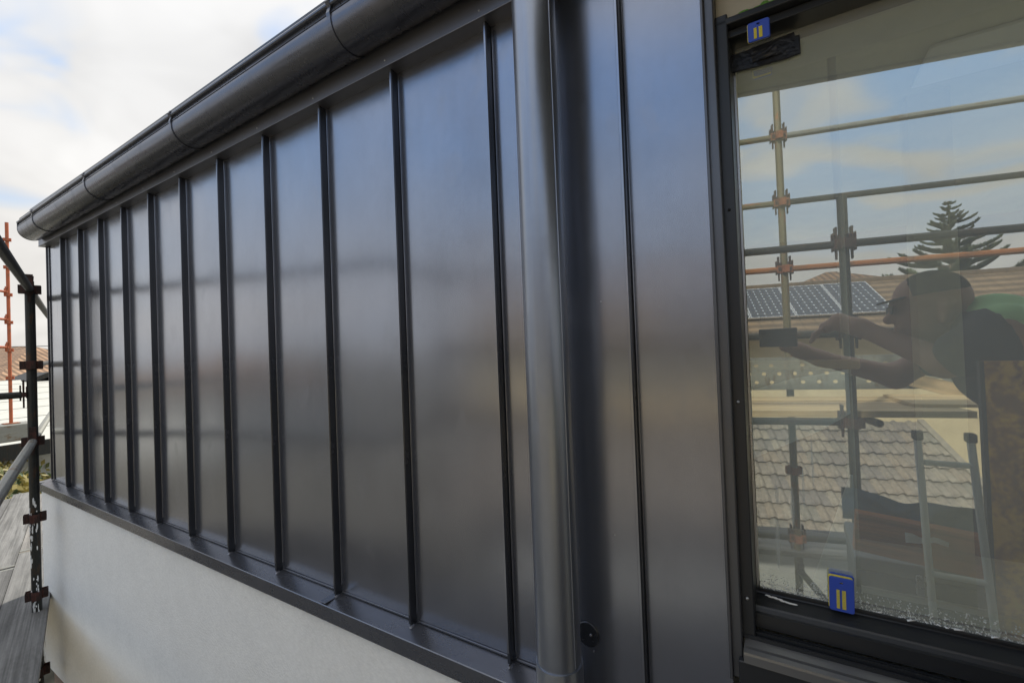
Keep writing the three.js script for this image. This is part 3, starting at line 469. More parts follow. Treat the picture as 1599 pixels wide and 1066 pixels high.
{ // deck: long weathered planks
  const Yd = 4.42, w = 0.226;
  let q = 0, row = -1; const ordn = ['first', 'second', 'third', 'fourth', 'fifth', 'sixth', 'seventh', 'eighth', 'ninth', 'tenth'], seg = ['far', 'middle', 'near', 'last', 'end'];
  for (let p = -1.20; p < 0.64; p += 0.23) {
    row++; let t0 = Math.max(-4.1, (0.06 - 0.9686 * p) / 0.2487); if (p > -0.06) t0 = -4.1 + (row % 2) * 0.25;
    let s = t0; let j = 0;
    while (s < 8.5) {
      const len = Math.min(s === t0 ? rr(2.2, 3.4) : 3.6, 8.6 - s); if (len < 0.4) break;
      const c = off(pL, s + len / 2, p + w / 2), g = box(len - 0.012, 0.038, w, 0, 0, 0, 0);
      const t = thing('scaffold_plank', '', 'plank', 'weathered deck planks', [c.x, Yd - 0.019 + rr(-0.003, 0.003), c.z]); t.rotation.y = yaw; t.rotation.x = rr(-0.008, 0.008);
      t.userData.label = `weathered grey deck plank, ${ordn[row]} row out from the wall, ${seg[j]} length`;
      part('board', g, woodGrey[q % 3], t); for (const e of [-1, 1]) part('end_band', box(0.03, 0.0405, w + 0.003, e * (len / 2 - 0.03), 0, 0), mTubeGalv, t);
      s += len; q++; j++;
    }
  }
  for (const [a, b, lb] of [[-4.0, -2.0, 'pale timber toe board on edge beyond the corner post'], [-1.9, 2.2, 'grey timber toe board on edge along the outer deck side']]) { const c = off(pL, (a + b) / 2, 0.665), t = thing('toe_board', lb, 'toe board', 'deck toe boards', [c.x, Yd + 0.11, c.z]); t.rotation.y = yaw; part('board', box(b - a, 0.21, 0.036, 0, 0, 0, 0), woodGrey[2], t); }
  // perforated steel plank set on edge and timber shelf mirrored in the window
  const s = new THREE.Shape(); s.moveTo(-1.5, -0.115); s.lineTo(1.5, -0.115); s.lineTo(1.5, 0.115); s.lineTo(-1.5, 0.115);
  for (let k = -10; k <= 10; k++) for (const [r, oy] of [[0, 0.062], [1, 0.0], [0, -0.062]]) { const h = new THREE.Path(); h.absellipse(k * 0.1 + r * 0.05 + 0.02, oy, 0.0145, 0.012, 0, Math.PI * 2); s.holes.push(h); }
  const pg = new THREE.ExtrudeGeometry(s, { depth: 0.002, bevelEnabled: false, curveSegments: 8 });
  const c = off(pA, -0.05, -0.06), t = thing('perforated_plank', 'perforated grey steel plank on edge mirrored below the photographer\'s arm', 'steel plank', null, [c.x, 5.735, c.z]); t.rotation.y = yaw;
  part('sheet', pg, mat({ roughness: 0.55, metalness: 0.3, map: steelT([0.52, 0.53, 0.5], [0.45, 0.43, 0.38], 0.1) }), t);
  part('flange', merge([box(3.0, 0.003, 0.045, 0, 0.1165, 0.022, 0), box(3.0, 0.003, 0.045, 0, -0.1165, 0.022, 0)]), mTubeGalv, t); part('seam_strip', box(0.02, 0.226, 0.003, 0.02, 0, -0.002), mTubeGalv, t);
  let n = 0; for (const [o2, y, m] of [[-0.70, 5.555, woodPale[0]], [-0.46, 5.552, woodPale[1]], [-0.22, 5.556, woodPale[0]]]) { const cc = off(pA, -0.7, o2), g = thing('timber_plank', ['pale timber plank nearest the post in the mirrored shelf', 'pale timber plank in the middle of the mirrored shelf', 'pale timber plank at the back of the mirrored shelf'][n++], 'plank', 'planks of the timber shelf', [cc.x, y, cc.z]); g.rotation.y = yaw; part('board', box(2.7, 0.036, 0.222, 0, 0, 0, 0), m, g); }
  for (const k of [-1.6, 0.2]) { const a = off(pA, k, -0.86), b = off(pA, k, 0); ledger(at3(a, 5.512), at3(b, 5.512), mTubeDark, mRustDark, k < 0 ? 'dark tube carrying the mirrored timber shelf, far end' : 'dark tube carrying the mirrored timber shelf by the ochre post', gL, 'scaffold_transom', 'scaffold tube', [0, 0]); }
  ledger(at3(off(pB, 0, 0.03), LV(-1)), at3(off(pB, -BW, 0.03), LV(-1)), mTubeDark, mRustDark, 'dark scaffold rail mirrored below the timber shelf', gL);
  ledger(at3(off(pA, 0), LV(-3)), at3(off(pA, BW), LV(-3)), mTubeDark, mRustDark, 'dark scaffold rail mirrored along the lower roof gutter, right', gL); ledger(at3(off(pA, 0), LV(-3)), at3(off(pA, -BW), LV(-3)), mTubeDark, mRustDark, 'dark scaffold rail mirrored along the lower roof gutter, left', gL);
  // leaning beam and plywood offcut
  const lb = thing('timber_beam', 'long timber beam leaning beside the man in the reflection', 'beam'); const q1 = off(pA, 0.5, 0.1), q2 = off(pA, 1.35, -0.55); const d = v3(q2.x - q1.x, -0.33, q2.z - q1.z), bg = box(d.length(), 0.09, 0.045, 0, 0, 0, 0); bg.applyQuaternion(new THREE.Quaternion().setFromUnitVectors(v3(1, 0, 0), d.clone().normalize())); bg.translate((q1.x + q2.x) / 2, 5.60, (q1.z + q2.z) / 2); part('beam', bg, woodPale[1], lb);
  const ps = thing('plywood_sheet', 'cream plywood sheet lying flat beside the man in the reflection', 'plywood'); const pc = off(pA, 0.95, -0.46); const pgm = box(0.95, 0.018, 0.5, 0, 0, 0, 0); pgm.rotateY(yaw + 0.12); pgm.translate(pc.x, 5.584, pc.z); part('sheet', pgm, woodPale[0], ps); part('batten', box(0.04, 0.03, 0.5, 0, 0, 0).rotateY(yaw + 0.12).translate(pc.x + 0.3, 5.56, pc.z + 0.04), woodPale[1], ps);
  const pd = off(pA, 1.2, 0.35); const tp = thing('loading_deck', 'narrow timber walkway mirrored along the foot of the lower roof', 'deck'); for (let k = 0; k < 2; k++) { const cc = off(pA, 0.0, 0.06 + k * 0.23), g = box(4.9, 0.038, 0.224, 0, 0, 0, 0); g.rotateY(yaw); g.translate(cc.x, 4.421, cc.z); part('plank', g, woodGrey[k % 3], tp); }
}
// ---------------------------------------------------------------- neighbouring house (mirrored in the window)
const P = (a, b) => [a * 0.9686 - b * 0.2487, a * 0.2487 + b * 0.9686]; // scaffold axes -> world x, z
function quadGeo(pts, uvs) { const g = new THREE.BufferGeometry(); g.setAttribute('position', new THREE.Float32BufferAttribute([0, 1, 2, 0, 2, 3].flatMap((i) => pts[i]), 3)); g.setAttribute('uv', new THREE.Float32BufferAttribute([0, 1, 2, 0, 2, 3].flatMap((i) => uvs[i]), 2)); g.computeVertexNormals(); return g; }
function slab(a0, a1, b0, y0, b1, y1, th = 0.06) { // sloped roof slab in scaffold axes
  const g = box(a1 - a0, th, Math.hypot(b1 - b0, y1 - y0), 0, 0, 0, 0); g.rotateX(-Math.atan2(y1 - y0, b1 - b0)); g.translate((a0 + a1) / 2, (y0 + y1) / 2 - th / 2, (b0 + b1) / 2); return g;
}
{
  const t = thing('neighbour_house', 'cream two storey house with solar panels mirrored in the window', 'house'); t.rotation.y = yaw;
  part('upper_wall', box(17, 3.3, 0.25, 3.5, 4.4, 11.55), mCream, t); part('lower_wall', box(9.4, 2.3, 0.25, 0.6, 1.15, 8.55), mat({ rgb: [0.36, 0.36, 0.35], roughness: 0.9, map: renderCol }), t); part('side_wall', box(0.25, 6.0, 7, 11.9, 3.0, 15.0), mCream, t); part('ground_wall', box(17, 2.8, 0.25, 3.5, 1.4, 11.62), mCream, t);
  // upper roof
  const rt = tex(512, 512, (u, v) => { const row = (v * 12) % 1, col = (u * 12 + (Math.floor(v * 12) % 2) * 0.0) % 1, e = sm(0, 0.12, row), r = 0.85 + 0.15 * Math.sin(col * 6.283), k = (0.78 + 0.22 * e) * r * (1 + 0.25 * nMid(u, v)); return [0.50 * k, 0.42 * k, 0.33 * k]; }, true, [0.28, 0.28]);
  const mRoofUp = mat({ roughness: 0.95, map: rt, bumpMap: rt, bumpScale: 0.03 });
  const up = part('roof', merge([slab(-5.2, 12.2, 10.9, 6.1, 13.2, 7.43, 0.1), slab(-5.2, 12.2, 15.5, 6.1, 13.2, 7.43, 0.1)]), mRoofUp, t);
  part('ridge_cap', tubeGeo([-5.2, 7.43, 13.2], [12.2, 7.43, 13.2], 0.09, 12, false), mRoofUp, up);
  part('gutter', bar(17.4, 0.11, 0.12, 3.5, 6.07, 10.85, 0.03), mat({ rgb: [0.34, 0.32, 0.26], roughness: 0.6 }), up); part('soffit', box(17.2, 0.02, 0.6, 3.5, 6.02, 11.2), mCream, up);
  // lower roof: individual profiled tiles
  const LR = { b0: 8.0, y0: 2.45, b1: 11.4, y1: 3.96 }; const ang = Math.atan2(LR.y1 - LR.y0, LR.b1 - LR.b0), len = Math.hypot(LR.b1 - LR.b0, LR.y1 - LR.y0);
  const lr = part('lower_roof', merge([slab(-5, 5.42, LR.b0, LR.y0 - 0.03, LR.b1, LR.y1 - 0.03, 0.05)]), mat({ rgb: [0.2, 0.18, 0.16], roughness: 1 }), t);
  const rows = 9, gauge = len / rows, tw = 0.29;
  const tileG = (() => { // two rolls across, tapering in thickness towards the head
    const nx = 10, pts = [], idx = [], uv = []; const prof = (s) => 0.05 * Math.pow(Math.max(0, Math.sin(s * Math.PI * 2 - 0.6)), 1.2) + 0.010 * Math.max(0, Math.sin(s * Math.PI * 2 + 2.6));
    for (let r = 0; r < 3; r++) for (let i = 0; i <= nx; i++) { const s = i / nx, lift = r === 2 ? 0.0 : 0.045; pts.push((s - 0.5) * tw, prof(s) + (r === 0 ? 0.012 : lift), r === 2 ? gauge * 1.06 : (r === 0 ? 0.004 : 0)); uv.push(s * tw, r === 2 ? gauge : 0); }
    for (let r = 0; r < 2; r++) for (let i = 0; i < nx; i++) { const a = r * (nx + 1) + i, b = a + 1, c = a + nx + 1, d = c + 1; idx.push(a, b, c, b, d, c); }
    let g = new THREE.BufferGeometry(); g.setAttribute('position', new THREE.Float32BufferAttribute(pts, 3)); g.setAttribute('uv', new THREE.Float32BufferAttribute(uv, 2)); g.setIndex(idx); return toCreasedNormals(g, 0.8);
  })();
  const tc = tex(256, 256, (u, v) => { const k = 0.86 + 0.3 * nMid(u, v) + 0.14 * nFine(u, v); return [k, k, k]; }, true, [2, 2]);
  const tm = [[0.27, 0.235, 0.19], [0.32, 0.28, 0.22], [0.22, 0.195, 0.17], [0.28, 0.245, 0.2], [0.24, 0.22, 0.18], [0.30, 0.25, 0.19]].map((c) => mat({ rgb: c, roughness: 0.95, map: tc }));
  const rest = [];
  for (let r = 0; r < rows; r++) for (let c = 0; c < 35; c++) {
    const a = 5.42 - tw * (c + 0.5), s = r * gauge;
    const set = (o) => { o.rotation.x = -ang + rr(-0.012, 0.012); o.rotation.z = rr(-0.012, 0.012); o.position.set(a + rr(-0.004, 0.004), rr(-0.004, 0.004) + LR.y0 + Math.sin(ang) * s - 0.01, LR.b0 + Math.cos(ang) * s - 0.04); return o; };
    if (c < 20) set(part('tile', tileG, tm[Math.floor(rnd() * 6)], lr)); else { const o = set(new THREE.Object3D()); o.updateMatrix(); rest.push(tileG.clone().applyMatrix4(o.matrix)); }
  }
  part('far_tiles', merge(rest), tm[0], lr).userData.kind = 'stuff';
  part('verge', slab(5.40, 5.52, LR.b0 - 0.05, LR.y0 + 0.07, LR.b1, LR.y1 + 0.07, 0.1), tm[1], lr);
  part('gutter', bar(10.5, 0.12, 0.13, 0.2, LR.y0 - 0.02, LR.b0 - 0.08, 0.03), mat({ rgb: [0.25, 0.24, 0.2], roughness: 0.5 }), lr);
}
{ // solar panels
  const st = tex(512, 512, (u, v) => { const cx = u * 6, cy = v * 10, fx = Math.abs(cx - Math.round(cx)), fy = Math.abs(cy - Math.round(cy)), d = fx + fy * 1.0; if (d < 0.16) return [0.72, 0.75, 0.76]; if (fx < 0.02 || fy < 0.02) return [0.30, 0.33, 0.38]; const bus = Math.abs((u * 18) % 1 - 0.5) < 0.03 ? 0.06 : 0; return [0.09 + bus, 0.12 + bus, 0.19 + bus]; }, true);
  const mPV = mat({ roughness: 0.25, map: st, clearcoat: 0.3, clearcoatRoughness: 0.1 });
  const names = ['leftmost visible', 'second', 'third', 'fourth', 'rightmost'];
  for (let k = 0; k < 5; k++) {
    const a = 0.1 + k * 1.01 + 0.5, ang = 30 * D2R, L = 1.75; const [x, z] = P(a, 11.43 + Math.cos(ang) * L / 2);
    const t = thing('solar_panel', names[k] + ' dark solar panel of the row mirrored on the neighbour\'s roof', 'solar panel', 'solar panels on the neighbour\'s roof', [x, 6.5 + Math.sin(ang) * L / 2, z]); t.rotation.order = 'YXZ'; t.rotation.y = yaw; t.rotation.x = -ang;
    const g = new THREE.PlaneGeometry(0.95, L - 0.05); g.rotateX(-Math.PI / 2); g.translate(0, 0.022, 0); part('cells', g, mPV, t);
    part('frame', merge([box(0.03, 0.04, L, -0.485, 0, 0), box(0.03, 0.04, L, 0.485, 0, 0), box(0.94, 0.04, 0.03, 0, 0, L / 2 - 0.015), box(0.94, 0.04, 0.03, 0, 0, -L / 2 + 0.015)]), mAlu, t); part('backing', box(0.94, 0.01, L - 0.06, 0, -0.005, 0), mDark, t);
  }
}
// generic houses around
const terr = tex(512, 512, (u, v) => { const row = (v * 16) % 1, col = (u * 16) % 1, k = (0.62 + 0.38 * sm(0, 0.25, row)) * (0.82 + 0.18 * Math.sin(col * 6.283)) * (1 + 0.35 * nMid(u, v)); return [0.66 * k, 0.53 * k, 0.42 * k]; }, true, [0.22, 0.22]);
const mTerr = mat({ roughness: 0.95, map: terr, bumpMap: terr, bumpScale: 0.04 });
function house(label, x, z, rotY, w, d, h, rise, wallM, roofM, grp) {
  const t = thing('house', label, 'house', grp, [x, 0, z]); t.rotation.y = rotY;
  part('wall', box(w, h, d, 0, h / 2, 0), wallM, t);
  const o = 0.6, W = w / 2 + o, Dp = d / 2 + o, r = Math.max(0.1, W - Dp);
  const A = [-W, h, -Dp], B = [W, h, -Dp], C = [W, h, Dp], E = [-W, h, Dp], F = [-r, h + rise, 0], G = [r, h + rise, 0]; const q = (pts) => { const u0 = pts.map((p) => [p[0], p[2] * 1.2]), u1 = pts.map((p) => [p[2], p[0] * 1.2]); const alongX = Math.abs(pts[1][0] - pts[0][0]) > Math.abs(pts[1][2] - pts[0][2]); return quadGeo(pts, alongX ? u0 : u1); };
  const rf = part('roof', merge([q([E, C, G, F]), q([B, A, F, G]), q([C, B, G, G].map((p) => p)), q([A, E, F, F])]), roofM, t);
  part('eave', box(W * 2, 0.16, Dp * 2, 0, h - 0.09, 0), mWhiteWall, rf);
  for (const s of [-1, 1]) for (const k of [-1, 0, 1]) { const wn = part('window', bar(w * 0.14, h * 0.24, 0.08, k * w * 0.3, h * 0.68, s * (d / 2 + 0.02), 0.01), mDark, t); part('frame', bar(w * 0.16, 0.08, 0.1, k * w * 0.3, h * 0.68 - h * 0.12 - 0.04, s * (d / 2 + 0.04), 0.01), mWhitePaint, wn); }
  return t;
}
const mRoofBrown = mat({ roughness: 0.95, map: terr }); mRoofBrown.color.setRGB(0.62, 0.6, 0.55);
const mGreyWall = mat({ rgb: [0.30, 0.29, 0.27], roughness: 0.95, map: renderCol }), mRoofGrey = mat({ rgb: [0.17, 0.165, 0.16], roughness: 0.95, map: renderCol });
const gH = 'houses around';
house('brown hipped roof rising behind the solar panels in the reflection', 1.9, 26.5, -0.25, 9, 8.6, 7.2, 2.0, mCream, mRoofBrown, gH);
house('house with terracotta tiled roof far beyond the corner post', -36, -5.4, 0.35, 12, 9, 4.8, 2.3, mWhiteWall, mTerr, gH);
house('grey house standing out in front of the cladding', -13, 22, 0.2, 13, 10, 4.0, 2.0, mGreyWall, mRoofGrey, gH);
house('white house further along in front of the cladding', -34, 16, 0.0, 12, 10, 4.4, 2.2, mWhiteWall, mRoofBrown, gH);
house('brown roofed house beyond the mirrored pine', 17, 24, -0.25, 13, 9, 5.6, 2.1, mCream, mRoofBrown, gH);
{ // small pale outbuilding roof seen left of the corner post
  const t = thing('outbuilding', 'low outbuilding with pale boarded roof left of the corner post', 'outbuilding', null, [-20, 0, -2.2]); t.rotation.y = 0.12;
  part('wall', box(13, 4.4, 6, 0, 2.2, 0), mWhiteWall, t);
  const mp = mat({ rgb: [0.56, 0.55, 0.51], roughness: 0.8, map: renderCol });
  for (let k = 0; k < 16; k++) { const g = box(0.83, 0.05, 7.0, -6.25 + k * 0.84, 0, 0, 2); g.rotateZ(-0.075); g.translate(0, 4.95 - 0.075 * 0 + (k % 2) * 0.012 - (k - 7.5) * 0.0, 0); g.translate(0, -(-6.25 + k * 0.84) * 0.0, 0); part('roof_board', g, mp, t); }
  part('fascia', box(0.06, 0.3, 7.1, 6.85, 4.35, 0), mTubeDark, t);
  const gb = thing('gabled_shed', 'white shed with small dark gabled roof beyond the pale roof', 'shed', null, [-27.5, 0, -4.6]); part('wall', box(3, 4.9, 2.6, 0, 2.45, 0), mWhiteWall, gb);
  const s = new THREE.Shape(); s.moveTo(-1.7, 4.8); s.lineTo(0, 5.55); s.lineTo(1.7, 4.8); s.lineTo(1.7, 4.95); s.lineTo(0, 5.75); s.lineTo(-1.7, 4.95); const gg = new THREE.ExtrudeGeometry(s, { depth: 3.4, bevelEnabled: false }); gg.rotateY(Math.PI / 2); gg.translate(-1.7, 0, 0); part('roof', gg, mTubeDark, gb);
}
{ // orange scaffold further off
  const d0 = v3(-11.85, 0, -1.08); standard(d0.x, d0.z, 4.9, 8.6, lv(-1, 4).map((y) => y + 0.3), mTubeOrange, mTubeOrange, 'bright orange scaffold post standing beyond the pale roof at the left', gS);
  for (const k of [0, 1, 2]) { ledger([d0.x, LV(k) + 0.35, d0.z], [d0.x + 0.9, LV(k) + 0.42, d0.z + 1.6], mTubeOrange, mTubeOrange, ['lowest', 'middle', 'highest'][k] + ' orange rail running left from the orange post', gL, 'scaffold_ledger', 'scaffold tube', [1, 0]); }
  const s = thing('base_block', 'grey block under the orange scaffold post', 'block', null, [d0.x, 4.85, d0.z]); part('block', bar(0.5, 0.3, 0.5, 0, 0, 0, 0.02), mTubeGalv, s); part('plate', bar(0.2, 0.012, 0.2, 0, 0.157, 0), mRust, s);
  const pts = []; for (let k = 0; k <= 20; k++) { const s2 = k / 20; pts.push(v3(-26 + s2 * 4, 7.0 - 0.25 * Math.sin(s2 * Math.PI) + s2 * 0.0, -12 + s2 * 22)); } const wv = new THREE.TubeGeometry(new THREE.CatmullRomCurve3(pts), 40, 0.012, 6); const m = part('overhead_cable', wv, mDark, scene); m.name = numbered('overhead_cable'); m.userData = { label: 'thin black overhead cable crossing behind the corner post', category: 'cable' };
}
// ---------------------------------------------------------------- planting
function leafCloud(cx, cy, cz, rx, ry, rz, n, size, flat = 1) {
  const pos = [], nor = [];
  for (let k = 0; k < n; k++) {
    let a = rr(0, 6.283), c = rr(-1, 1), r = Math.cbrt(rnd()) * (0.72 + 0.38 * nz(Math.cos(a) * 2 + cx, c * 2 + cy, Math.sin(a) * 2 + cz)); const s = Math.sqrt(1 - c * c);
    const x = cx + rx * r * s * Math.cos(a), y = cy + ry * r * c, z = cz + rz * r * s * Math.sin(a);
    const e1 = v3(rr(-1, 1), rr(-1, 1) * flat, rr(-1, 1)).normalize(), e2 = v3(rr(-1, 1), rr(-1, 1), rr(-1, 1)).cross(e1).normalize(), q = size * rr(0.6, 1.3);
    const p = [[-0.5, 0], [0, -0.28], [0.5, 0], [0, 0.28]].map(([u, w]) => [x + (e1.x * u + e2.x * w) * q * 2, y + (e1.y * u + e2.y * w) * q * 2, z + (e1.z * u + e2.z * w) * q * 2]); for (const i of [0, 1, 2, 0, 2, 3]) pos.push(...p[i]);
  }
  const g = new THREE.BufferGeometry(); g.setAttribute('position', new THREE.Float32BufferAttribute(pos, 3)); g.computeVertexNormals(); g.setAttribute('uv', new THREE.Float32BufferAttribute(new Float32Array(pos.length / 3 * 2), 2)); return g;
}
const mLeafA = mat({ rgb: [0.12, 0.14, 0.03], roughness: 0.8, transmission: 0.3, thickness: 0 }), mLeafB = mat({ rgb: [0.06, 0.095, 0.03], roughness: 0.8, transmission: 0.3, thickness: 0 }), mLeafY = mat({ rgb: [0.26, 0.21, 0.04], roughness: 0.8, transmission: 0.35, thickness: 0 });
const mBark = mat({ rgb: [0.12, 0.09, 0.065], roughness: 0.95, bumpMap: renderBump, bumpScale: 0.02 });
[[-12.2, 1.6, 0.1, mLeafY, 'yellow green garden shrub below the corner post'], [-13.4, 1.9, -1.2, mLeafA, 'olive garden shrub behind the yellow green one'], [-11.2, 1.2, -1.0, mLeafB, 'dark green garden shrub beside the white wall'], [-14.8, 1.7, 0.9, mLeafA, 'olive garden shrub at the left edge behind the scaffold']].forEach(([x, r, z, m, lb]) => {
  const t = thing('garden_shrub', lb, 'shrub', 'shrubs below the scaffold', [x, 0, z]); const st = []; for (let k = 0; k < 5; k++) st.push(tubeGeo([0.05 * k, 0, 0], [rr(-0.6, 0.6), 3.2, rr(-0.6, 0.6)], 0.035, 8, false)); part('stems', merge(st), mBark, t); part('foliage', leafCloud(0, 2.9, 0, r * 0.8, 1.7, r * 0.8, 5200, 0.07), m, t); const t2 = part('light_foliage', leafCloud(0.2, 3.5, 0.1, r * 0.7, 1.1, r * 0.7, 1500, 0.065), mLeafY, t);
});
[[-24, -14, 6.5, 3.2], [-46, -12, 7, 4], [-40, 26, 8, 4], [-20, 34, 8, 4.5], [-4, 40, 8, 4], [30, 40, 9, 5]].forEach(([x, z, h, r], i) => {
  const t = thing('garden_tree', ['leafy tree behind the pale outbuilding', 'leafy tree beyond the terracotta house', 'leafy tree at the far end of the gardens before the cladding', 'broad leafy tree behind the grey house', 'leafy tree left of the brown hipped roof', 'tall leafy tree right of the mirrored pine'][i], 'tree', 'garden trees', [x, 0, z]);
  part('trunk', tubeGeo([0, 0, 0], [0.2, h * 0.6, 0], 0.18, 10, false), mBark, t); const l = []; for (let k = 0; k < 9; k++) { const a = k * 2.4, q = r * 0.55; l.push(leafCloud(Math.cos(a) * q, h * 0.55 + rr(0, h * 0.3), Math.sin(a) * q, r * 0.55, r * 0.42, r * 0.55, 900, 0.16)); } part('crown', merge(l), mLeafB, t);
});
{ // tall tiered pine
  const base = v3(11.3, 0, 48), Ht = 16.4; const t = thing('norfolk_pine', 'tall tiered pine with upswept branches mirrored at the right of the window', 'pine tree', null, [base.x, 0, base.z]);
  t.name = 'tiered_pine';
  part('trunk', (() => { const g = new THREE.CylinderGeometry(0.05, 0.38, Ht, 14, 8); g.translate(0, Ht / 2, 0); return g; })(), mat({ rgb: [0.2, 0.16, 0.11], roughness: 0.95 }), t);
  const limbs = [], pos = [];
  const blade = (o, d, l, w) => { const up = Math.abs(d.y) > 0.9 ? v3(1, 0, 0) : v3(0, 1, 0), s = d.clone().cross(up).normalize(), s2 = s.clone().cross(d).normalize(); for (const q of [s, s2]) { const a = o.clone().addScaledVector(q, -w), b = o.clone().addScaledVector(q, w), c = o.clone().addScaledVector(d, l); pos.push(...a.toArray(), ...b.toArray(), ...c.toArray()); } };
  for (let y = Ht - 0.25, k = 0; y > 4.2; k++) {
    const f = Ht - y, R = Math.min(5.6, 0.22 + f * 0.62), nb = f < 1.5 ? 5 : 7;
    for (let b = 0; b < nb; b++) {
      if (f > 2 && rnd() < 0.09) continue; const a = (b + rr(-0.3, 0.3)) / nb * 6.283 + k * 0.9, r = R * rr(0.66, 1.14), dy = rr(-0.22, 0.22) * Math.min(1, f * 0.3); const ca = Math.cos(a), sa = Math.sin(a);
      const pts = []; for (let i = 0; i <= 8; i++) { const s = i / 8; pts.push(v3(ca * r * s, y + dy + r * (0.22 * s * s * s - 0.03 * s + 0.10 * s * s), sa * r * s)); }
      limbs.push(new THREE.TubeGeometry(new THREE.CatmullRomCurve3(pts), 6, 0.012 + r * 0.006, 5));
      const cv = new THREE.CatmullRomCurve3(pts); const nt = Math.floor(10 + r * 19);
      for (let i = 0; i < nt; i++) { const s = 0.22 + 0.78 * (i + rnd()) / nt, o = cv.getPoint(s), tg = cv.getTangent(s), side = v3(-sa, 0, ca); for (const q of [-1, 1]) { const d = tg.clone().multiplyScalar(0.62).addScaledVector(side, q * rr(0.3, 0.9)).addScaledVector(v3(0, 1, 0), rr(0.25, 0.75)).normalize(); const l = Math.min(0.95, 0.16 + r * 0.16) * rr(0.6, 1.1) * (1.15 - 0.5 * s); blade(o, d, l, 0.06); for (let w = 0; w < 3; w++) blade(o.clone().addScaledVector(d, l * rr(0.2, 0.6)), d.clone().add(v3(rr(-0.6, 0.6), rr(0, 0.5), rr(-0.6, 0.6))).normalize(), l * 0.5, 0.035); } }
    }
    y -= f < 2 ? 0.42 : f < 5 ? 0.6 : 0.78;
  }
  const g = new THREE.BufferGeometry(); g.setAttribute('position', new THREE.Float32BufferAttribute(pos, 3)); g.computeVertexNormals();
  part('limbs', merge(limbs), mBark, t); part('crown', g, mat({ rgb: [0.085, 0.11, 0.045], roughness: 0.85 }), t);
}
// ---------------------------------------------------------------- the photographer, mirrored in the glass
function mcMesh(bones, k, lo, size, res, clip) {
  const mc = new MarchingCubes(res, new THREE.MeshBasicMaterial(), false, false, 400000); mc.isolation = 0; const n = res, h = size / n;
  const f = mc.field; f.fill(-1);
  const big = new Float32Array(n * n * n).fill(9);
  for (const [a, b, ra, rb, sx] of bones) {
    const R = Math.max(ra, rb) + 0.09; const mn = [0, 1, 2].map((q) => Math.max(0, Math.floor((Math.min(a[q], b[q]) - R - lo[q]) / h))), mx = [0, 1, 2].map((q) => Math.min(n - 1, Math.ceil((Math.max(a[q], b[q]) + R - lo[q]) / h)));
    const ab = [b[0] - a[0], b[1] - a[1], b[2] - a[2]], l2 = ab[0] ** 2 + ab[1] ** 2 + ab[2] ** 2 || 1e-9;
    for (let z = mn[2]; z <= mx[2]; z++) for (let y = mn[1]; y <= mx[1]; y++) for (let x = mn[0]; x <= mx[0]; x++) {
      const p = [lo[0] + x * h - a[0], lo[1] + y * h - a[1], lo[2] + z * h - a[2]]; const t = Math.max(0, Math.min(1, (p[0] * ab[0] + p[1] * ab[1] + p[2] * ab[2]) / l2));
      const d = Math.hypot(p[0] - ab[0] * t, p[1] - ab[1] * t, p[2] - ab[2] * t) - (ra + (rb - ra) * t), i = x + y * n + z * n * n; const o = big[i];
      if (o > 8) big[i] = d; else { const hh = Math.max(0, Math.min(1, 0.5 + 0.5 * (o - d) / k)); big[i] = o + (d - o) * hh - k * hh * (1 - hh); }
    }
  }
  for (let z = 0; z < n; z++) for (let y = 0; y < n; y++) for (let x = 0; x < n; x++) { const i = x + y * n + z * n * n; let d = big[i]; if (clip) d = Math.max(d, clip(lo[0] + x * h, lo[1] + y * h, lo[2] + z * h)); f[i] = -Math.min(d, 0.2); }
  mc.update(); const c = mc.count, p = new Float32Array(mc.positionArray.slice(0, c * 3)), nn = new Float32Array(mc.normalArray.slice(0, c * 3));
  for (let i = 0; i < c; i++) for (let q = 0; q < 3; q++) p[i * 3 + q] = lo[q] + (p[i * 3 + q] + 1) * 0.5 * size;
  const g = new THREE.BufferGeometry(); g.setAttribute('position', new THREE.BufferAttribute(p, 3)); g.setAttribute('normal', new THREE.BufferAttribute(nn, 3)); g.setAttribute('uv', new THREE.BufferAttribute(new Float32Array(c * 2), 2)); return g;
}
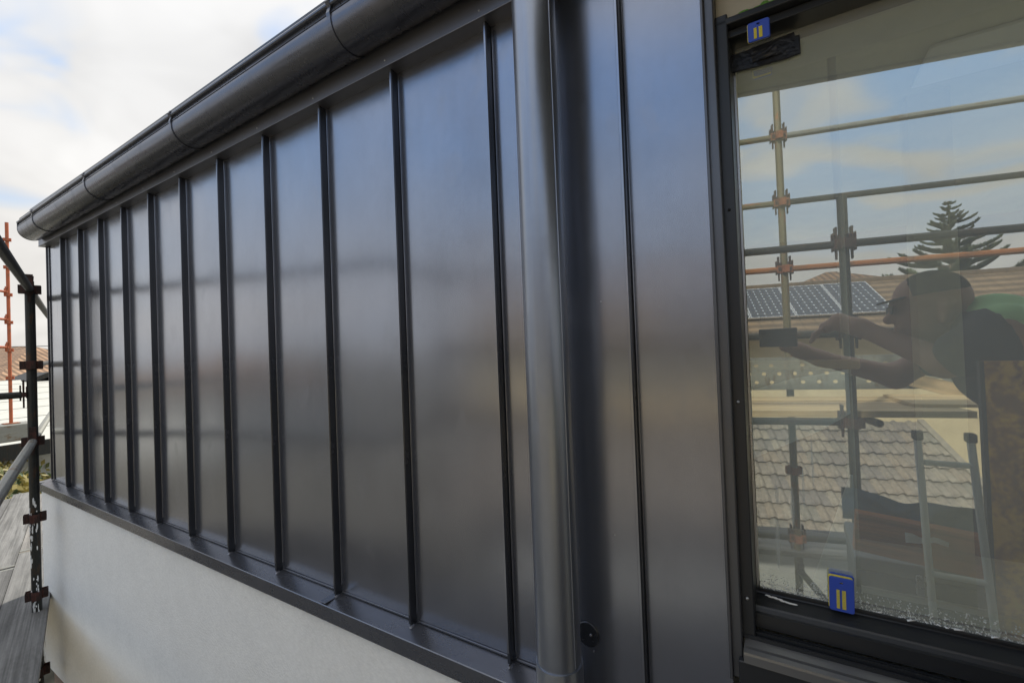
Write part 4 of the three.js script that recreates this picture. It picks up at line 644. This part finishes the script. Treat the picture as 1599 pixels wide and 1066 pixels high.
{
  const t = thing('person', 'person in green and navy shirt and dark cap holding a phone, mirrored in the window', 'person');
  const skin = mat({ rgb: [0.36, 0.19, 0.12], roughness: 0.6 }), navy = mat({ rgb: [0.018, 0.021, 0.03], roughness: 0.9 }), green = mat({ rgb: [0.40, 0.74, 0.33], roughness: 0.85 }), trousers = mat({ rgb: [0.03, 0.032, 0.04], roughness: 0.9 }), boots = mat({ rgb: [0.12, 0.08, 0.045], roughness: 0.7 });
  const zc = 0.93;
  // joints (the figure faces -x and leans towards the phone)
  const hipC = [1.02, 5.42, 1.0], chest = [0.63, 5.90, 0.96], neck = [0.515, 6.02, 0.945], head = [0.415, 6.065, 0.94];
  const shR = [0.535, 5.975, 0.76], shL = [0.555, 5.975, 1.15], elR = [0.42, 5.90, 0.82], wrR = [0.225, 6.025, 0.965], elL = [0.35, 5.83, 1.18], wrL = [0.11, 5.905, 1.165];
  const hR = [0.165, 6.05, 1.01], hL = [0.03, 5.945, 1.135];
  const kR = [0.83, 4.93, 0.86], kL = [0.90, 4.92, 1.14], aR = [1.0, 4.52, 0.84], aL = [1.14, 4.52, 1.17];
  const hipR = [1.0, 5.35, 0.91], hipL = [1.02, 5.35, 1.09];
  const torso = [[hipC, [0.87, 5.63, 0.98], 0.15, 0.145], [[0.87, 5.63, 0.98], chest, 0.145, 0.155], [chest, [0.57, 5.985, 0.95], 0.15, 0.115], [[0.555, 5.98, 0.82], [0.565, 5.98, 1.09], 0.08, 0.08], [[0.68, 5.87, 0.85], [0.68, 5.87, 1.07], 0.118, 0.118], [[1.0, 5.42, 0.90], [1.0, 5.42, 1.09], 0.12, 0.12]];
  const arms = [[shR, elR, 0.056, 0.044], [elR, wrR, 0.044, 0.029], [shL, elL, 0.056, 0.044], [elL, wrL, 0.044, 0.029]];
  const legs = [[hipR, kR, 0.095, 0.062], [kR, aR, 0.062, 0.042], [hipL, kL, 0.095, 0.062], [kL, aL, 0.062, 0.042]];
  const neckB = [[neck, [0.455, 6.035, 0.942], 0.06, 0.055]];
  const bodyG = [mcMesh([...torso, ...arms, ...legs, ...neckB, [wrR, hR, 0.029, 0.036], [wrL, hL, 0.029, 0.036], [aR, [0.84, 4.46, 0.83], 0.045, 0.035], [aL, [0.98, 4.46, 1.18], 0.045, 0.035]], 0.03, [-0.12, 4.36, 0.06], 1.86, 132)];
  // head with face, facing -x and slightly down
  const hx = (f, u, s) => [head[0] - f, head[1] + u, head[2] + s];
  bodyG.push(mcMesh([[hx(-0.02, 0.045, 0), hx(0.015, 0.05, 0), 0.088, 0.084], [hx(-0.01, 0.0, 0), hx(0.03, -0.01, 0), 0.076, 0.07], [hx(0.035, -0.05, -0.01), hx(0.045, -0.085, 0), 0.05, 0.033], [hx(0.0, -0.05, 0.03), hx(0.05, -0.085, 0.008), 0.035, 0.028], [hx(0.0, -0.05, -0.03), hx(0.05, -0.085, -0.008), 0.035, 0.028], [hx(0.088, 0.02, 0), hx(0.112, -0.018, 0), 0.011, 0.016], [hx(0.09, 0.034, -0.028), hx(0.09, 0.034, 0.028), 0.016, 0.016], [hx(0.085, -0.052, -0.018), hx(0.085, -0.052, 0.018), 0.011, 0.011], [hx(-0.025, 0.02, -0.082), hx(-0.018, -0.03, -0.078), 0.018, 0.011], [hx(-0.025, 0.02, 0.082), hx(-0.018, -0.03, 0.078), 0.018, 0.011], [hx(-0.05, -0.08, 0), hx(0.0, -0.06, 0), 0.055, 0.05]], 0.014, [head[0] - 0.19, head[1] - 0.19, head[2] - 0.19], 0.38, 96));
  // hands: palm and five fingers each, closed on the phone
  const fingers = (p, dir, upv, side, flip) => { const o = [[p, [p[0] + dir[0] * 0.05, p[1] + dir[1] * 0.05, p[2] + dir[2] * 0.05], 0.026, 0.024]]; const ln = [0.062, 0.072, 0.068, 0.052]; for (let i = 0; i < 4; i++) { const w = (i - 1.5) * 0.019, b = [0, 1, 2].map((q) => p[q] + dir[q] * 0.06 + side[q] * w), m = [0, 1, 2].map((q) => b[q] + dir[q] * ln[i] * 0.5 + upv[q] * 0.008 * flip), e = [0, 1, 2].map((q) => m[q] + dir[q] * ln[i] * 0.25 + upv[q] * ln[i] * 0.42 * flip); o.push([b, m, 0.0092, 0.0085], [m, e, 0.0085, 0.007]); } const b = [0, 1, 2].map((q) => p[q] + dir[q] * 0.012 + side[q] * 0.03), m = [0, 1, 2].map((q) => b[q] + dir[q] * 0.03 + side[q] * 0.022), e = [0, 1, 2].map((q) => m[q] + dir[q] * 0.028 + upv[q] * 0.006); o.push([b, m, 0.012, 0.0105], [m, e, 0.0105, 0.0085]); return o; };
  bodyG.push(mcMesh(fingers(hR, [-0.78, -0.35, 0.52], [0, -0.8, -0.6], [0.3, 0.2, 0.93], 1), 0.006, [hR[0] - 0.16, hR[1] - 0.13, hR[2] - 0.11], 0.26, 84));
  bodyG.push(mcMesh(fingers(hL, [-0.92, 0.35, -0.1], [0, 0.9, -0.4], [0.1, -0.3, 0.95], 1), 0.006, [hL[0] - 0.17, hL[1] - 0.11, hL[2] - 0.14], 0.26, 84));
  part('body', mergeGeometries(bodyG), skin, t);
  const fat = (l, e) => l.map(([a, b, ra, rb]) => [a, b, ra + e, rb + e]);
  const fold = (g, am) => { const p = g.attributes.position, n = g.attributes.normal; for (let i = 0; i < p.count; i++) { const x = p.getX(i), y = p.getY(i), z = p.getZ(i), d = am * (nz(x * 14 + y * 9, y * 22 - x * 6, z * 11) + 0.5 * nz(x * 34, y * 40, z * 30)); p.setXYZ(i, x + n.getX(i) * d, y + n.getY(i) * d, z + n.getZ(i) * d); } const q = g.clone(); q.deleteAttribute('normal'); q.deleteAttribute('uv'); const m2 = mergeVertices(q, 1e-4); m2.computeVertexNormals(); return m2; };
  part('shirt', fold(mcMesh(fat(torso, 0.016), 0.035, [0.3, 5.2, 0.45], 1.05, 90, (x, y, z) => Math.max(5.44 - y + (x - 0.95) * 0.3, 0.495 + (6.05 - y) * 0.35 - x)), 0.011), green, t, 'lime green body of the shirt');
  part('shirt_front', fold(mcMesh(fat([...torso.slice(1, 5), [shR, [0.46, 5.93, 0.80], 0.06, 0.056], [shL, [0.46, 5.905, 1.165], 0.06, 0.056]], 0.018), 0.035, [0.3, 5.2, 0.45], 1.05, 90, (x, y, z) => Math.max(x - 0.52 - (6.05 - y) * 0.35, y - 6.08 + (0.56 - x) * 0.3)), 0.009), navy, t, 'navy shoulders and sleeves of the shirt');
  part('trousers', mcMesh(fat([...legs, [[1.0, 5.42, 0.90], [1.0, 5.42, 1.09], 0.12, 0.12], [hipC, [0.99, 5.47, 0.99], 0.14, 0.14]], 0.014), 0.04, [0.5, 4.4, 0.5], 1.2, 92, (x, y) => Math.max(y - 5.50 - (x - 0.95) * 0.3, 4.55 - y)), trousers, t);
  for (const [a, e] of [[aR, [0.83, 4.462, 0.83]], [aL, [0.97, 4.462, 1.18]]]) part('boot', mcMesh([[a, [a[0] - 0.01, 4.48, a[2]], 0.058, 0.06], [[a[0] + 0.02, 4.47, a[2]], e, 0.054, 0.046]], 0.02, [a[0] - 0.28, 4.36, a[2] - 0.2], 0.4, 56, (x, y) => 4.424 - y), boots, t);
  // cap
  const cg = new THREE.SphereGeometry(0.096, 28, 14, 0, 6.283, 0, 1.5); cg.scale(1.03, 0.9, 0.97); cg.rotateZ(0.12); cg.translate(head[0] + 0.005, head[1] + 0.058, head[2]); const cap = part('cap', cg, mat({ rgb: [0.02, 0.021, 0.024], roughness: 1, specularIntensity: 0.1 }), t);
  const bs = new THREE.CylinderGeometry(0.075, 0.08, 0.006, 26, 1, false, Math.PI, Math.PI); bs.scale(0.9, 1, 1); bs.rotateZ(0.22); bs.translate(head[0] - 0.075, head[1] + 0.055, head[2]); part('peak', bs, cap.material, cap);
  const gl = merge([box(0.004, 0.028, 0.05, head[0] - 0.108, head[1] + 0.014, head[2] - 0.03), box(0.004, 0.028, 0.05, head[0] - 0.108, head[1] + 0.014, head[2] + 0.03)]); part('sunglasses', gl, mDark, t);
  const ph = thing('phone', 'dark phone held up in both hands, mirrored at the left of the window', 'phone'); const fw = v3(-0.526, 0.0145, -0.85).normalize(), rt = v3(0.85, 0, -0.526);
  ph.position.set(0, 6, 1).addScaledVector(fw, -0.012).addScaledVector(rt, -0.055); ph.rotation.y = 31.738 * D2R;
  part('case', new RoundedBoxGeometry(0.16, 0.076, 0.009, 3, 0.004), mat({ rgb: [0.02, 0.02, 0.022], roughness: 0.4 }), ph); part('camera_bump', bar(0.02, 0.02, 0.002, -0.055, 0.02, -0.0053, 0.0008), mDark, ph);
}
scene.traverse((o) => { if (o.isMesh) { o.castShadow = true; o.receiveShadow = true; } });
renderer.render(scene, camera);
